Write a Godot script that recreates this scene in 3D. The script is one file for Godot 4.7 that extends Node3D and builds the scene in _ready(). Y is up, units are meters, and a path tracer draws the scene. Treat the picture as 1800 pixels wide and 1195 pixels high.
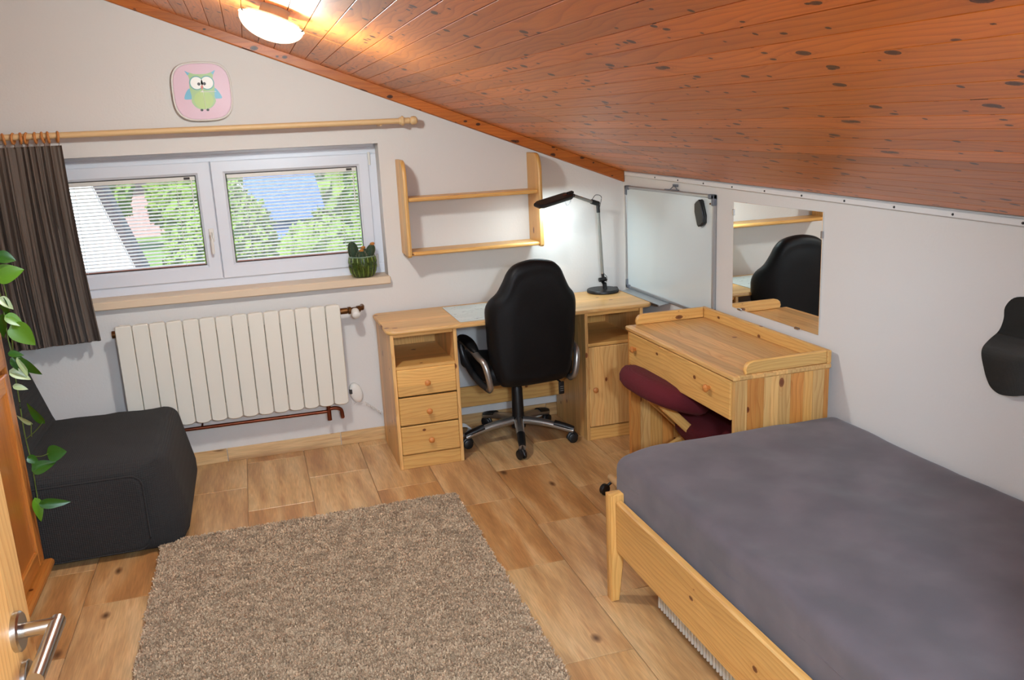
extends Node3D

# ---------- constants of the room ----------
const YC := 1.437          # height of the ceiling at the right wall
const TILT := 0.02        # fall of the ceiling towards the hall
const SL := 0.374          # its slope
const XL := -3.65          # left wall
const ZF := 4.28           # front wall (with the doorway the photograph is taken from)
const ZH := 5.9            # far wall of the hall behind it
const LINEN := Color(0.42, 0.4, 0.41)

var M := {}
var rng := RandomNumberGenerator.new()
var used := {}

# ---------- mesh builder ----------
class B:
	var st := SurfaceTool.new()
	var grp := 1
	var n := 0
	var ou := 0.0
	var ov := 0.0
	func _init():
		st.begin(Mesh.PRIMITIVE_TRIANGLES)
		st.set_smooth_group(-1)
	func flat():
		st.set_smooth_group(-1)
	func smooth():
		grp += 1
		st.set_smooth_group(grp)
	func tri(a: Vector3, b: Vector3, c: Vector3, hint: Vector3, ua := Vector2.ZERO, ub := Vector2.ZERO, uc := Vector2.ZERO):
		var nn := (c - a).cross(b - a)
		if nn.length_squared() < 1e-18:
			return
		n += 1
		if nn.dot(hint) >= 0.0:
			st.set_uv(ua); st.add_vertex(a)
			st.set_uv(ub); st.add_vertex(b)
			st.set_uv(uc); st.add_vertex(c)
		else:
			st.set_uv(ua); st.add_vertex(a)
			st.set_uv(uc); st.add_vertex(c)
			st.set_uv(ub); st.add_vertex(b)
	func quad(a: Vector3, b: Vector3, c: Vector3, d: Vector3, hint: Vector3, ua := Vector2.ZERO, ub := Vector2.ZERO, uc := Vector2.ZERO, ud := Vector2.ZERO):
		tri(a, b, c, hint, ua, ub, uc)
		tri(a, c, d, hint, ua, uc, ud)
	func wuv(p: Vector3, axis: int, grain: int) -> Vector2:
		# grain runs along u (1.6 m per repeat), v crosses it (0.8 m per repeat)
		var o := 3 - axis - grain
		if axis == grain:
			o = (grain + 1) % 3
			return Vector2(ou + p[(grain + 2) % 3] * 0.08, ov + p[o] / 0.8)
		return Vector2(ou + p[grain] / 1.6, ov + p[o] / 0.8)
	# box with chamfered edges
	func box(c: Vector3, s: Vector3, bev := 0.002, grain := 0, xf := Transform3D.IDENTITY):
		st.set_smooth_group(-1)
		var h := s * 0.5
		bev = minf(bev, minf(h.x, minf(h.y, h.z)) * 0.9)
		for ax in 3:
			var u := (ax + 1) % 3
			var v := (ax + 2) % 3
			for sg in [-1.0, 1.0]:
				var q := []
				for k in [[-1, -1], [1, -1], [1, 1], [-1, 1]]:
					var p := Vector3.ZERO
					p[ax] = sg * h[ax]
					p[u] = k[0] * (h[u] - bev)
					p[v] = k[1] * (h[v] - bev)
					q.append(p)
				var hint := Vector3.ZERO
				hint[ax] = sg
				_q(q, c, xf, hint, ax, grain)
		if bev <= 0.0:
			return
		for ax in 3:
			var u := (ax + 1) % 3
			var v := (ax + 2) % 3
			for su in [-1.0, 1.0]:
				for sv in [-1.0, 1.0]:
					var q := []
					for k in [[-1, 0], [1, 0], [1, 1], [-1, 1]]:
						var p := Vector3.ZERO
						p[ax] = k[0] * (h[ax] - bev)
						p[u] = su * (h[u] - (bev if k[1] == 1 else 0.0))
						p[v] = sv * (h[v] - (bev if k[1] == 0 else 0.0))
						q.append(p)
					var hint := Vector3.ZERO
					hint[u] = su
					hint[v] = sv
					_q(q, c, xf, hint, u if u != grain else v, grain)
		for sx in [-1.0, 1.0]:
			for sy in [-1.0, 1.0]:
				for sz in [-1.0, 1.0]:
					var sgn := Vector3(sx, sy, sz)
					var a := sgn * (h - Vector3(0, bev, bev))
					var b := sgn * (h - Vector3(bev, 0, bev))
					var d := sgn * (h - Vector3(bev, bev, 0))
					tri(xf * (c + a), xf * (c + b), xf * (c + d), xf.basis * sgn, wuv(c + a, 0, 1), wuv(c + b, 0, 1), wuv(c + d, 0, 1))
	func _q(q: Array, c: Vector3, xf: Transform3D, hint: Vector3, ax: int, grain: int):
		quad(xf * (c + q[0]), xf * (c + q[1]), xf * (c + q[2]), xf * (c + q[3]), xf.basis * hint, wuv(c + q[0], ax, grain), wuv(c + q[1], ax, grain), wuv(c + q[2], ax, grain), wuv(c + q[3], ax, grain))
	# lathe round local y: profile of (radius, height)
	func lathe(prof: Array, seg := 20, xf := Transform3D.IDENTITY, sharp := 40.0):
		smooth()
		for i in prof.size() - 1:
			var p: Vector2 = prof[i]
			var q: Vector2 = prof[i + 1]
			if i > 0:
				var o: Vector2 = prof[i - 1]
				if absf((p - o).angle_to(q - p)) > deg_to_rad(sharp):
					smooth()
			var d := q - p
			for k in seg:
				var a0 := TAU * k / seg
				var a1 := TAU * (k + 1) / seg
				var r0 := Vector3(cos(a0), 0, sin(a0))
				var r1 := Vector3(cos(a1), 0, sin(a1))
				var hint := (r0 + r1) * d.y * 0.5 + Vector3(0, -d.x, 0)
				quad(xf * (r0 * p.x + Vector3(0, p.y, 0)), xf * (r1 * p.x + Vector3(0, p.y, 0)), xf * (r1 * q.x + Vector3(0, q.y, 0)), xf * (r0 * q.x + Vector3(0, q.y, 0)), xf.basis * hint,
					Vector2(p.y / 1.6 + ou, k * 0.1 / seg + ov), Vector2(p.y / 1.6 + ou, (k + 1) * 0.1 / seg + ov), Vector2(q.y / 1.6 + ou, (k + 1) * 0.1 / seg + ov), Vector2(q.y / 1.6 + ou, k * 0.1 / seg + ov))
	# tube along a path, radius may change (rr empty: constant r); flat_ squashes it along the second axis
	func tube(path: Array, r: float, seg := 8, rr := [], squash := 1.0, up := Vector3.UP):
		smooth()
		var rings := []
		var len := 0.0
		for i in path.size():
			var p: Vector3 = path[i]
			var t: Vector3 = (path[mini(i + 1, path.size() - 1)] - path[maxi(i - 1, 0)]).normalized()
			var s := t.cross(up)
			if s.length() < 0.05:
				s = t.cross(Vector3.RIGHT if absf(t.x) < 0.9 else Vector3.BACK)
			s = s.normalized()
			var w := s.cross(t).normalized()
			var ra: float = r if rr.is_empty() else rr[i]
			var ring := []
			for k in seg:
				var a := TAU * k / seg
				ring.append(p + (s * cos(a) * squash + w * sin(a)) * ra)
			rings.append(ring)
		for i in path.size() - 1:
			var mid: Vector3 = (path[i] + path[i + 1]) * 0.5
			var step: float = (path[i + 1] - path[i]).length()
			for k in seg:
				var k2 := (k + 1) % seg
				var a: Vector3 = rings[i][k]
				var c: Vector3 = rings[i + 1][k2]
				quad(a, rings[i][k2], c, rings[i + 1][k], (a + c) * 0.5 - mid, Vector2(ou + len / 1.6, ov + k * 0.02), Vector2(ou + len / 1.6, ov + (k + 1) * 0.02), Vector2(ou + (len + step) / 1.6, ov + (k + 1) * 0.02), Vector2(ou + (len + step) / 1.6, ov + k * 0.02))
			len += step
		smooth()
		for e in [0, path.size() - 1]:
			var out: Vector3 = (path[0] - path[1]) if e == 0 else (path[e] - path[e - 1])
			for k in seg:
				tri(path[e], rings[e][k], rings[e][(k + 1) % seg], out)
	# extruded polygon: points in the local xy plane, from z0 to z1, edges chamfered; u runs along the grain axis (0 x, 1 y)
	func prism(poly: PackedVector2Array, z0: float, z1: float, bev := 0.002, xf := Transform3D.IDENTITY, grain := 0, sharp := 35.0):
		if Geometry2D.is_polygon_clockwise(poly):
			poly = poly.duplicate()
			poly.reverse()
		var inn := poly
		if bev > 0.0:
			inn = PackedVector2Array()
			var cnt := poly.size()
			for i in cnt:
				var e0 := (poly[i] - poly[(i + cnt - 1) % cnt]).normalized()
				var e1 := (poly[(i + 1) % cnt] - poly[i]).normalized()
				var n0 := Vector2(-e0.y, e0.x)
				var n1 := Vector2(-e1.y, e1.x)
				var m := (n0 + n1)
				m = m / maxf(m.length_squared() * 0.5, 0.3)
				inn.append(poly[i] + m * bev)
		var idx := Geometry2D.triangulate_polygon(poly)
		st.set_smooth_group(-1)
		for side in 2:
			var z := z1 if side == 0 else z0
			var hint := Vector3(0, 0, 1 if side == 0 else -1)
			for i in range(0, idx.size(), 3):
				var p := [inn[idx[i]], inn[idx[i + 1]], inn[idx[i + 2]]]
				tri(xf * Vector3(p[0].x, p[0].y, z), xf * Vector3(p[1].x, p[1].y, z), xf * Vector3(p[2].x, p[2].y, z), xf.basis * hint, _puv(p[0], grain), _puv(p[1], grain), _puv(p[2], grain))
		smooth()
		var cn := poly.size()
		for i in cn:
			var j := (i + 1) % cn
			var e := poly[j] - poly[i]
			var pe := poly[i] - poly[(i + cn - 1) % cn]
			if absf(pe.angle_to(e)) > deg_to_rad(sharp):
				smooth()
			var out := Vector3(e.y, -e.x, 0)
			var rows := [[inn[i], inn[j], z0, 0.0], [poly[i], poly[j], z0 + bev, 0.0], [poly[i], poly[j], z1 - bev, 0.0], [inn[i], inn[j], z1, 0.0]]
			if bev <= 0.0:
				rows = [rows[1], rows[2]]
			for k in rows.size() - 1:
				var r0: Array = rows[k]
				var r1: Array = rows[k + 1]
				var a := Vector3(r0[0].x, r0[0].y, r0[2])
				var b := Vector3(r0[1].x, r0[1].y, r0[2])
				var c := Vector3(r1[1].x, r1[1].y, r1[2])
				var d := Vector3(r1[0].x, r1[0].y, r1[2])
				var dz := Vector3.ZERO
				if bev > 0.0:
					dz.z = (-0.7 if k == 0 else (0.7 if k == 2 else 0.0))
				quad(xf * a, xf * b, xf * c, xf * d, xf.basis * (out.normalized() + dz), _suv(a, grain), _suv(b, grain), _suv(c, grain), _suv(d, grain))
	func _puv(p: Vector2, grain: int) -> Vector2:
		return Vector2(ou + (p.x if grain == 0 else p.y) / 1.6, ov + (p.y if grain == 0 else p.x) / 0.8)
	func _suv(p: Vector3, grain: int) -> Vector2:
		return Vector2(ou + (p.x if grain == 0 else p.y) / 1.6, ov + (p.z + (p.y if grain == 0 else p.x) * 0.4) / 0.8)
	# cushion: outline (local xy, star-shaped about its middle) closed by rings [scale, z]
	func puff(outline: PackedVector2Array, rings: Array, xf := Transform3D.IDENTITY, bend = null):
		smooth()
		var mid := Vector2.ZERO
		for p in outline:
			mid += p
		mid /= outline.size()
		var cn := outline.size()
		var gp := func(i: int, r: int) -> Vector3:
			var q: Vector2 = mid + (outline[i % cn] - mid) * rings[r][0]
			var v := Vector3(q.x, q.y, rings[r][1])
			if bend != null:
				v = bend.call(v)
			return v
		for r in rings.size() - 1:
			var zc: float = (rings[r][1] + rings[r + 1][1]) * 0.5
			var dz: float = rings[r + 1][1] - rings[r][1]
			var ds: float = rings[r + 1][0] - rings[r][0]
			for i in cn:
				var a: Vector3 = gp.call(i, r)
				var b: Vector3 = gp.call(i + 1, r)
				var c: Vector3 = gp.call(i + 1, r + 1)
				var d: Vector3 = gp.call(i, r + 1)
				var e := outline[(i + 1) % cn] - outline[i]
				var o := Vector2(e.y, -e.x).normalized()
				if o.dot((outline[i] + outline[(i + 1) % cn]) * 0.5 - mid) < 0:
					o = -o
				var rad := ((outline[i] - mid).length())
				var hint := Vector3(o.x * dz, o.y * dz, -ds * rad)
				quad(xf * a, xf * b, xf * c, xf * d, xf.basis * hint, _puv(Vector2(a.x, a.y), 0), _puv(Vector2(b.x, b.y), 0), _puv(Vector2(c.x, c.y), 0), _puv(Vector2(d.x, d.y), 0))
	# soft rounded box
	func rbox(c: Vector3, s: Vector3, r: float, seg := 12, xf := Transform3D.IDENTITY, bend = null):
		smooth()
		var h := s * 0.5
		var inner := h - Vector3.ONE * r
		var f := func(p: Vector3) -> Vector3:
			var q := Vector3(clampf(p.x, -inner.x, inner.x), clampf(p.y, -inner.y, inner.y), clampf(p.z, -inner.z, inner.z))
			var d := p - q
			var v := q + (d.normalized() * r if d.length() > 1e-6 else Vector3.ZERO)
			v = c + v
			if bend != null:
				v = bend.call(v)
			return v
		for ax in 3:
			var u := (ax + 1) % 3
			var v := (ax + 2) % 3
			var gu := _stops(h[u], r, seg)
			var gv := _stops(h[v], r, seg)
			for sg in [-1.0, 1.0]:
				var hint := Vector3.ZERO
				hint[ax] = sg
				for i in gu.size() - 1:
					for j in gv.size() - 1:
						var q := []
						var hh := Vector3.ZERO
						for k in [[0, 0], [1, 0], [1, 1], [0, 1]]:
							var p := Vector3.ZERO
							p[ax] = sg * h[ax]
							p[u] = gu[i + k[0]]
							p[v] = gv[j + k[1]]
							hh += p - Vector3(clampf(p.x, -inner.x, inner.x), clampf(p.y, -inner.y, inner.y), clampf(p.z, -inner.z, inner.z))
							q.append(f.call(p))
						var uv := []
						for p in q:
							uv.append(Vector2(p[u], p[v]))
						quad(xf * q[0], xf * q[1], xf * q[2], xf * q[3], xf.basis * hh, uv[0], uv[1], uv[2], uv[3])
	func _stops(h: float, r: float, seg: int) -> Array:
		var a := []
		for i in 5:
			a.append(-h + r * (1.0 - cos(i / 4.0 * PI / 2)) * 1.0)
		var core := 2.0 * (h - r)
		if core > 1e-4:
			for i in range(1, seg):
				a.append(-h + r + core * i / seg)
		for i in range(4, -1, -1):
			a.append(h - r * (1.0 - cos(i / 4.0 * PI / 2)))
		var out := []
		for x in a:
			if out.is_empty() or x - out[-1] > 1e-5:
				out.append(x)
		return out
	func mesh() -> ArrayMesh:
		st.generate_normals()
		return st.commit()

# ---------- nodes ----------
func add(called: String, b, mat: Material, parent: Node3D = self) -> MeshInstance3D:
	var o := MeshInstance3D.new()
	o.name = called
	o.mesh = b.mesh() if b is B else b
	o.material_override = mat
	o.cast_shadow = GeometryInstance3D.SHADOW_CASTING_SETTING_ON
	parent.add_child(o, true)
	if parent == self:
		_number(o, called)
	return o

func _number(o: Node3D, called: String):
	var k: int = used.get(called, 0)
	used[called] = k + 1
	o.name = called if k == 0 else "%s_%03d" % [called, k]

func thing(called: String, label: String, category: String, at := Vector3.ZERO, group := "") -> Node3D:
	var o := Node3D.new()
	o.name = called
	add_child(o, true)
	_number(o, called)
	o.position = at
	return tag(o, label, category, group)

func tag(o: Node3D, label: String, category: String, group := "") -> Node3D:
	o.set_meta("label", label)
	o.set_meta("category", category)
	if group != "":
		o.set_meta("group", group)
	return o

func structure(o: Node3D, label: String, category: String) -> Node3D:
	o.set_meta("kind", "structure")
	return tag(o, label, category)

func wb() -> B:      # builder with a random place in the wood texture
	var b := B.new()
	b.ou = rng.randf()
	b.ov = rng.randf()
	return b

func one(c: Vector3, s: Vector3, bev := 0.002, grain := 0, xf := Transform3D.IDENTITY) -> B:
	var b := wb()
	b.box(c, s, bev, grain, xf)
	return b

func rot_to(dir: Vector3) -> Basis:     # basis whose y axis points along dir
	var y := dir.normalized()
	var x := y.cross(Vector3.BACK if absf(y.z) < 0.9 else Vector3.RIGHT).normalized()
	return Basis(x, y, x.cross(y))

func spline(pts: Array, per := 5) -> Array:
	var out := []
	for i in pts.size() - 1:
		var p0: Vector3 = pts[maxi(i - 1, 0)]
		var p1: Vector3 = pts[i]
		var p2: Vector3 = pts[i + 1]
		var p3: Vector3 = pts[mini(i + 2, pts.size() - 1)]
		for k in per:
			out.append(p1.cubic_interpolate(p2, p0, p3, float(k) / per))
	out.append(pts[-1])
	return out

func spline2(pts: PackedVector2Array, per := 5) -> PackedVector2Array:   # closed
	var out := PackedVector2Array()
	var n := pts.size()
	for i in n:
		for k in per:
			out.append(pts[i].cubic_interpolate(pts[(i + 1) % n], pts[(i + n - 1) % n], pts[(i + 2) % n], float(k) / per))
	return out

func round_rect(x0: float, y0: float, x1: float, y1: float, r: float, seg := 6) -> PackedVector2Array:
	var out := PackedVector2Array()
	for c in [[x1 - r, y1 - r, 0.0], [x0 + r, y1 - r, 90.0], [x0 + r, y0 + r, 180.0], [x1 - r, y0 + r, 270.0]]:
		for i in seg + 1:
			var a: float = deg_to_rad(c[2] + 90.0 * i / seg)
			out.append(Vector2(c[0] + cos(a) * r, c[1] + sin(a) * r))
	return out

# ---------- textures and materials ----------
func noise(sd: int, freq: float, oct := 3) -> FastNoiseLite:
	var f := FastNoiseLite.new()
	f.seed = sd
	f.noise_type = FastNoiseLite.TYPE_SIMPLEX_SMOOTH
	f.frequency = freq
	f.fractal_octaves = oct
	return f

# u covers 1.6 m along the grain and repeats, v covers 0.8 m across
func wood(w: int, h: int, sd: int, light: Color, dark: Color, freq: float, warp: float, strength: float, stave: float, tint: float, knots: int, knot: Color, streak := 0.06) -> ImageTexture:
	var r := RandomNumberGenerator.new()
	r.seed = sd
	var lo := noise(sd, 1.0, 3)
	var fi := noise(sd + 7, 1.0, 2)
	var data := PackedByteArray()
	data.resize(w * h * 3)
	var cs := PackedFloat32Array()
	var sn := PackedFloat32Array()
	for x in w:
		cs.append(cos(TAU * x / w) * 0.22)
		sn.append(sin(TAU * x / w) * 0.22)
	var tints := []
	for i in 64:
		tints.append([r.randf_range(-tint, tint), r.randf() * 50.0, r.randf_range(0.6, 1.3)])
	var k := 0
	for y in h:
		var yp := 0.8 * y / h
		var ti: Array = tints[int(yp / stave) % 64] if stave > 0.0 else [0.0, 0.0, 1.0]
		var off: float = ti[1]
		var fq: float = freq * ti[2]
		var ty: float = 1.0 + ti[0]
		for x in w:
			var wv := lo.get_noise_3d(cs[x] * 1.5, sn[x] * 1.5, yp * 4.0 + off)
			var ring := fposmod(yp * fq + wv * warp * ti[2] + off, 1.0)
			ring = ring * ring * ring if ring < 0.93 else (1.0 - ring) / 0.07 * 0.8
			var f := fi.get_noise_3d(cs[x] * 9.0, sn[x] * 9.0, yp * 260.0)
			var t := clampf(ring * strength + wv * 0.18 + 0.1, 0.0, 1.0)
			var m := ty * (1.0 + f * streak)
			data[k] = clampi(int((light.r + (dark.r - light.r) * t) * m * 255.0), 0, 255)
			data[k + 1] = clampi(int((light.g + (dark.g - light.g) * t) * m * 255.0), 0, 255)
			data[k + 2] = clampi(int((light.b + (dark.b - light.b) * t) * m * 255.0), 0, 255)
			k += 3
	for q in knots:
		var kx := r.randi() % w
		var ky := r.randi_range(8, h - 9)
		var rad := r.randf_range(0.005, 0.011) if r.randf() < 0.6 else r.randf_range(0.002, 0.005)
		var ry := rad / 0.8 * h
		var rx := rad * r.randf_range(1.0, 2.0) / 1.6 * w
		for dy in range(-int(ry * 2.6), int(ry * 2.6) + 1):
			var yy := ky + dy
			if yy < 0 or yy >= h:
				continue
			for dx in range(-int(rx * 4.0), int(rx * 4.0) + 1):
				var xx := posmod(kx + dx, w)
				var d := Vector2(dx / rx, dy / ry).length()
				var d2 := Vector2(dx / (rx * 2.2), dy / (ry * 1.35)).length()
				var a := 0.0
				var col := knot
				if d < 1.0:
					a = 0.9 - 0.35 * d * (0.5 + 0.5 * sin(d * 11.0))
				elif d2 < 1.8:
					a = (1.8 - d2) / 1.8 * (0.35 + 0.3 * sin(d2 * 16.0))
					col = dark.lerp(light, 0.2)
				if a <= 0.0:
					continue
				var i := (yy * w + xx) * 3
				data[i] = clampi(int(lerpf(data[i], col.r * 255.0, a)), 0, 255)
				data[i + 1] = clampi(int(lerpf(data[i + 1], col.g * 255.0, a)), 0, 255)
				data[i + 2] = clampi(int(lerpf(data[i + 2], col.b * 255.0, a)), 0, 255)
	return ImageTexture.create_from_image(Image.create_from_data(w, h, false, Image.FORMAT_RGB8, data))

# wood-look porcelain: 2 x 4 different tiles in one picture (u along the tile)
func tile_tex(w: int, h: int) -> ImageTexture:
	var r := RandomNumberGenerator.new()
	r.seed = 77
	var lo := noise(5, 1.0, 3)
	var fi := noise(6, 1.0, 2)
	var data := PackedByteArray()
	data.resize(w * h * 3)
	var base := [Color(0.789, 0.638, 0.442), Color(0.748, 0.582, 0.382), Color(0.716, 0.524, 0.322), Color(0.812, 0.672, 0.489), Color(0.769, 0.604, 0.405), Color(0.705, 0.513, 0.311), Color(0.789, 0.638, 0.442), Color(0.748, 0.582, 0.394)]
	var dk := Color(0.534, 0.354, 0.204)
	var lt := Color(0.876, 0.764, 0.585)
	var k := 0
	for y in h:
		for x in w:
			var cell := (x * 2 / w) + 2 * (y * 4 / h)
			var px := 0.655 * float(x % (w / 2)) / (w / 2)
			var py := 0.305 * float(y % (h / 4)) / (h / 4)
			var o := cell * 31.7
			var a := lo.get_noise_3d(px * 1.3 + o, py * 9.0, o)
			var g := lo.get_noise_3d(px * 3.0 + o, py * 26.0, o + 40.0)
			var f := fi.get_noise_3d(px * 10.0, py * 170.0, o)
			var c: Color = base[cell]
			c = c.lerp(dk, clampf(a * 0.75, 0.0, 0.75)).lerp(lt, clampf(-a * 0.8, 0.0, 0.6))
			c = c.lerp(dk, clampf((g - 0.25) * 0.8, 0.0, 0.45))
			var m := 1.0 + f * 0.10 + g * 0.08
			data[k] = clampi(int(c.r * m * 255.0), 0, 255)
			data[k + 1] = clampi(int(c.g * m * 255.0), 0, 255)
			data[k + 2] = clampi(int(c.b * m * 255.0), 0, 255)
			k += 3
	for q in 5:
		var kx := r.randi_range(20, w - 20)
		var ky := r.randi_range(14, h - 14)
		var rx := r.randf_range(5, 11)
		var ry := r.randf_range(3, 6)
		for dy in range(-16, 17):
			for dx in range(-30, 31):
				var d := Vector2(dx / rx, dy / ry).length()
				if d < 2.4 and kx + dx >= 0 and kx + dx < w and ky + dy >= 0 and ky + dy < h:
					var a := clampf((1.0 - d / 2.4) * 0.9, 0.0, 0.8)
					var i := ((ky + dy) * w + kx + dx) * 3
					data[i] = int(lerpf(data[i], 70.0, a))
					data[i + 1] = int(lerpf(data[i + 1], 42.0, a))
					data[i + 2] = int(lerpf(data[i + 2], 24.0, a))
	return ImageTexture.create_from_image(Image.create_from_data(w, h, false, Image.FORMAT_RGB8, data))

func mat(called: String, c: Color, rough := 0.6, metal := 0.0) -> StandardMaterial3D:
	var m := StandardMaterial3D.new()
	m.resource_name = called
	m.albedo_color = c
	m.roughness = rough
	m.metallic = metal
	M[called] = m
	return m

func bump(m: StandardMaterial3D, sd: int, scale: Vector3, strength: float, freq := 0.05, world := true):
	var t := NoiseTexture2D.new()
	t.width = 256
	t.height = 256
	t.seamless = true
	t.as_normal_map = true
	t.bump_strength = strength
	t.noise = noise(sd, freq, 4)
	m.normal_enabled = true
	m.normal_texture = t
	m.uv1_triplanar = true
	m.uv1_world_triplanar = world
	m.uv1_scale = scale

# woven cloth: tiny ribs in two directions
func weave(m: StandardMaterial3D, period: float, depth: float, ribs := Vector2(8, 8)):
	var s := 64
	var data := PackedByteArray()
	data.resize(s * s)
	for y in s:
		for x in s:
			var v := 0.5 + 0.25 * sin(TAU * ribs.x * x / s) + 0.25 * sin(TAU * ribs.y * y / s)
			data[y * s + x] = int(v * 255)
	var im := Image.create_from_data(s, s, false, Image.FORMAT_L8, data)
	im.convert(Image.FORMAT_RGB8)
	im.bump_map_to_normal_map(depth)
	m.normal_enabled = true
	m.normal_texture = ImageTexture.create_from_image(im)
	m.uv1_triplanar = true
	m.uv1_world_triplanar = true
	m.uv1_scale = Vector3.ONE / period

# slow, cloudy variation of a plain colour
func cloud(m: StandardMaterial3D, sd: int, a: Color, b: Color, scale: float, freq := 0.02, oct := 4):
	var t := NoiseTexture2D.new()
	t.width = 512
	t.height = 512
	t.seamless = true
	t.noise = noise(sd, freq, oct)
	var g := Gradient.new()
	g.set_color(0, a)
	g.set_color(1, b)
	g.set_offset(0, 0.25)
	g.set_offset(1, 0.75)
	t.color_ramp = g
	m.albedo_color = Color.WHITE
	m.albedo_texture = t
	m.uv1_triplanar = true
	m.uv1_world_triplanar = true
	m.uv1_scale = Vector3.ONE * scale

func woodmat(called: String, tex: Texture2D, rough := 0.45, coat := 0.0) -> StandardMaterial3D:
	var m := mat(called, Color.WHITE, rough)
	m.albedo_texture = tex
	if coat > 0.0:
		m.clearcoat_enabled = true
		m.clearcoat = coat
		m.clearcoat_roughness = 0.25
	return m

func materials():
	var pine := wood(768, 768, 3, Color(0.87, 0.68, 0.395), Color(0.72, 0.475, 0.22), 64.0, 2.4, 0.5, 0.085, 0.05, 22, Color(0.36, 0.17, 0.07))
	woodmat("pine", pine, 0.42, 0.15)
	var glued := wood(768, 768, 11, Color(0.88, 0.70, 0.44), Color(0.72, 0.47, 0.24), 46.0, 3.0, 0.5, 0.052, 0.08, 12, Color(0.40, 0.18, 0.08))
	woodmat("glued_pine", glued, 0.42, 0.15)
	woodmat("stave_dark", glued, 0.42, 0.15).albedo_color = Color(0.93, 0.8, 0.66)
	woodmat("stave_pale", pine, 0.42, 0.15).albedo_color = Color(1.0, 0.97, 0.95)
	var ceil_t := wood(1536, 768, 23, Color(0.84, 0.50, 0.20), Color(0.70, 0.36, 0.115), 40.0, 2.2, 0.65, 0.0745, 0.10, 110, Color(0.20, 0.095, 0.045), 0.05)
	var cp := woodmat("ceiling_pine", ceil_t, 0.5, 0.7)
	cp.clearcoat_roughness = 0.45
	cp.metallic_specular = 0.35
	woodmat("trim_pine", ceil_t, 0.4).albedo_color = Color(0.86, 0.82, 0.76)
	woodmat("cabinet_pine", pine, 0.35, 0.3).albedo_color = Color(0.88, 0.72, 0.58)
	woodmat("door_wood", pine, 0.5).albedo_color = Color(0.98, 0.95, 0.98)
	mat("oak_rod", Color(0.83, 0.69, 0.5), 0.5)
	woodmat("ring_wood", pine, 0.5).albedo_color = Color(0.9, 0.75, 0.66)
	woodmat("floor_tile", tile_tex(768, 768), 0.36)
	mat("grout", Color(0.66, 0.53, 0.4), 0.8)
	var p := mat("plaster", Color(0.83, 0.81, 0.79), 0.9)
	bump(p, 41, Vector3.ONE * 2.5, 0.2, 0.1)
	mat("stair_white", Color(0.84, 0.83, 0.82), 0.8)
	mat("pvc", Color(0.84, 0.85, 0.88), 0.28)
	mat("gasket", Color(0.2, 0.18, 0.17), 0.6)
	mat("groove", Color(0.2, 0.1, 0.06), 1.0).metallic_specular = 0.0
	mat("cord", Color(0.9, 0.9, 0.88), 0.8)
	var sl := mat("slat", Color(0.93, 0.93, 0.92), 0.35)
	sl.backlight_enabled = true
	sl.backlight = Color(0.25, 0.25, 0.25)
	mat("terracotta_rail", Color(0.62, 0.4, 0.33), 0.5)
	var gl := mat("glass", Color(1, 1, 1, 0.04), 0.0)
	gl.transparency = BaseMaterial3D.TRANSPARENCY_ALPHA
	var cu := mat("curtain_cloth", Color(0.365, 0.31, 0.27), 0.7)
	cu.rim_enabled = true
	cu.rim = 0.35
	cu.rim_tint = 0.6
	mat("sill", Color(0.83, 0.74, 0.63), 0.45)
	mat("cream", Color(0.86, 0.84, 0.79), 0.32)
	mat("radiator_dark", Color(0.3, 0.28, 0.26), 0.7)
	mat("copper", Color(0.46, 0.23, 0.14), 0.35, 0.8)
	mat("brass", Color(0.42, 0.27, 0.13), 0.4, 0.8)
	mat("white_plastic", Color(0.86, 0.84, 0.81), 0.4)
	mat("steel", Color(0.72, 0.71, 0.69), 0.24, 1.0)
	mat("black_plastic", Color(0.07, 0.07, 0.075), 0.42)
	var le := mat("black_leather", Color(0.05, 0.05, 0.055), 0.5)
	le.metallic_specular = 0.35
	bump(le, 51, Vector3.ONE * 9.0, 1.0, 0.09)
	mat("silver", Color(0.66, 0.65, 0.63), 0.33, 0.85)
	mat("dark_metal", Color(0.25, 0.24, 0.24), 0.4, 0.6)
	mat("lamp_grey", Color(0.58, 0.58, 0.56), 0.4, 0.5)
	var led := mat("led", Color(1, 1, 1), 0.5)
	led.emission_enabled = true
	led.emission = Color(0.9, 0.97, 1.0)
	led.emission_energy_multiplier = 2.5
	var bowl := mat("lit_glass", Color(1, 0.98, 0.94), 0.25)
	bowl.emission_enabled = true
	bowl.emission = Color(1.0, 0.93, 0.80)
	bowl.emission_energy_multiplier = 1.6
	mat("alu", Color(0.68, 0.69, 0.70), 0.32, 0.7)
	mat("grey_plastic", Color(0.40, 0.42, 0.46), 0.5)
	mat("board_white", Color(0.80, 0.835, 0.84), 0.16)
	mat("mirror", Color(0.94, 0.95, 0.94), 0.015, 1.0)
	mat("mirror_edge", Color(0.55, 0.62, 0.6), 0.2)
	mat("chrome", Color(0.7, 0.71, 0.73), 0.2, 1.0)
	var ch := mat("charcoal_cover", Color(0.155, 0.15, 0.147), 0.95)
	weave(ch, 0.05, 2.0, Vector2(6, 6))
	var bu := mat("burgundy", Color(0.36, 0.035, 0.085), 0.9)
	weave(bu, 0.02, 4.0)
	var sh := mat("sheet", LINEN, 0.95)
	cloud(sh, 61, Color(0.345, 0.315, 0.33), Color(0.40, 0.362, 0.378), 0.55, 0.012)
	sh.rim_enabled = true
	sh.rim = 0.3
	sh.rim_tint = 0.7
	mat("rug_back", Color(0.36, 0.28, 0.22), 1.0)
	var pile := mat("rug_pile", Color.WHITE, 1.0)
	pile.vertex_color_use_as_albedo = true
	var lf := mat("leaf", Color(0.16, 0.36, 0.07), 0.35)
	lf.backlight_enabled = true
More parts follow.
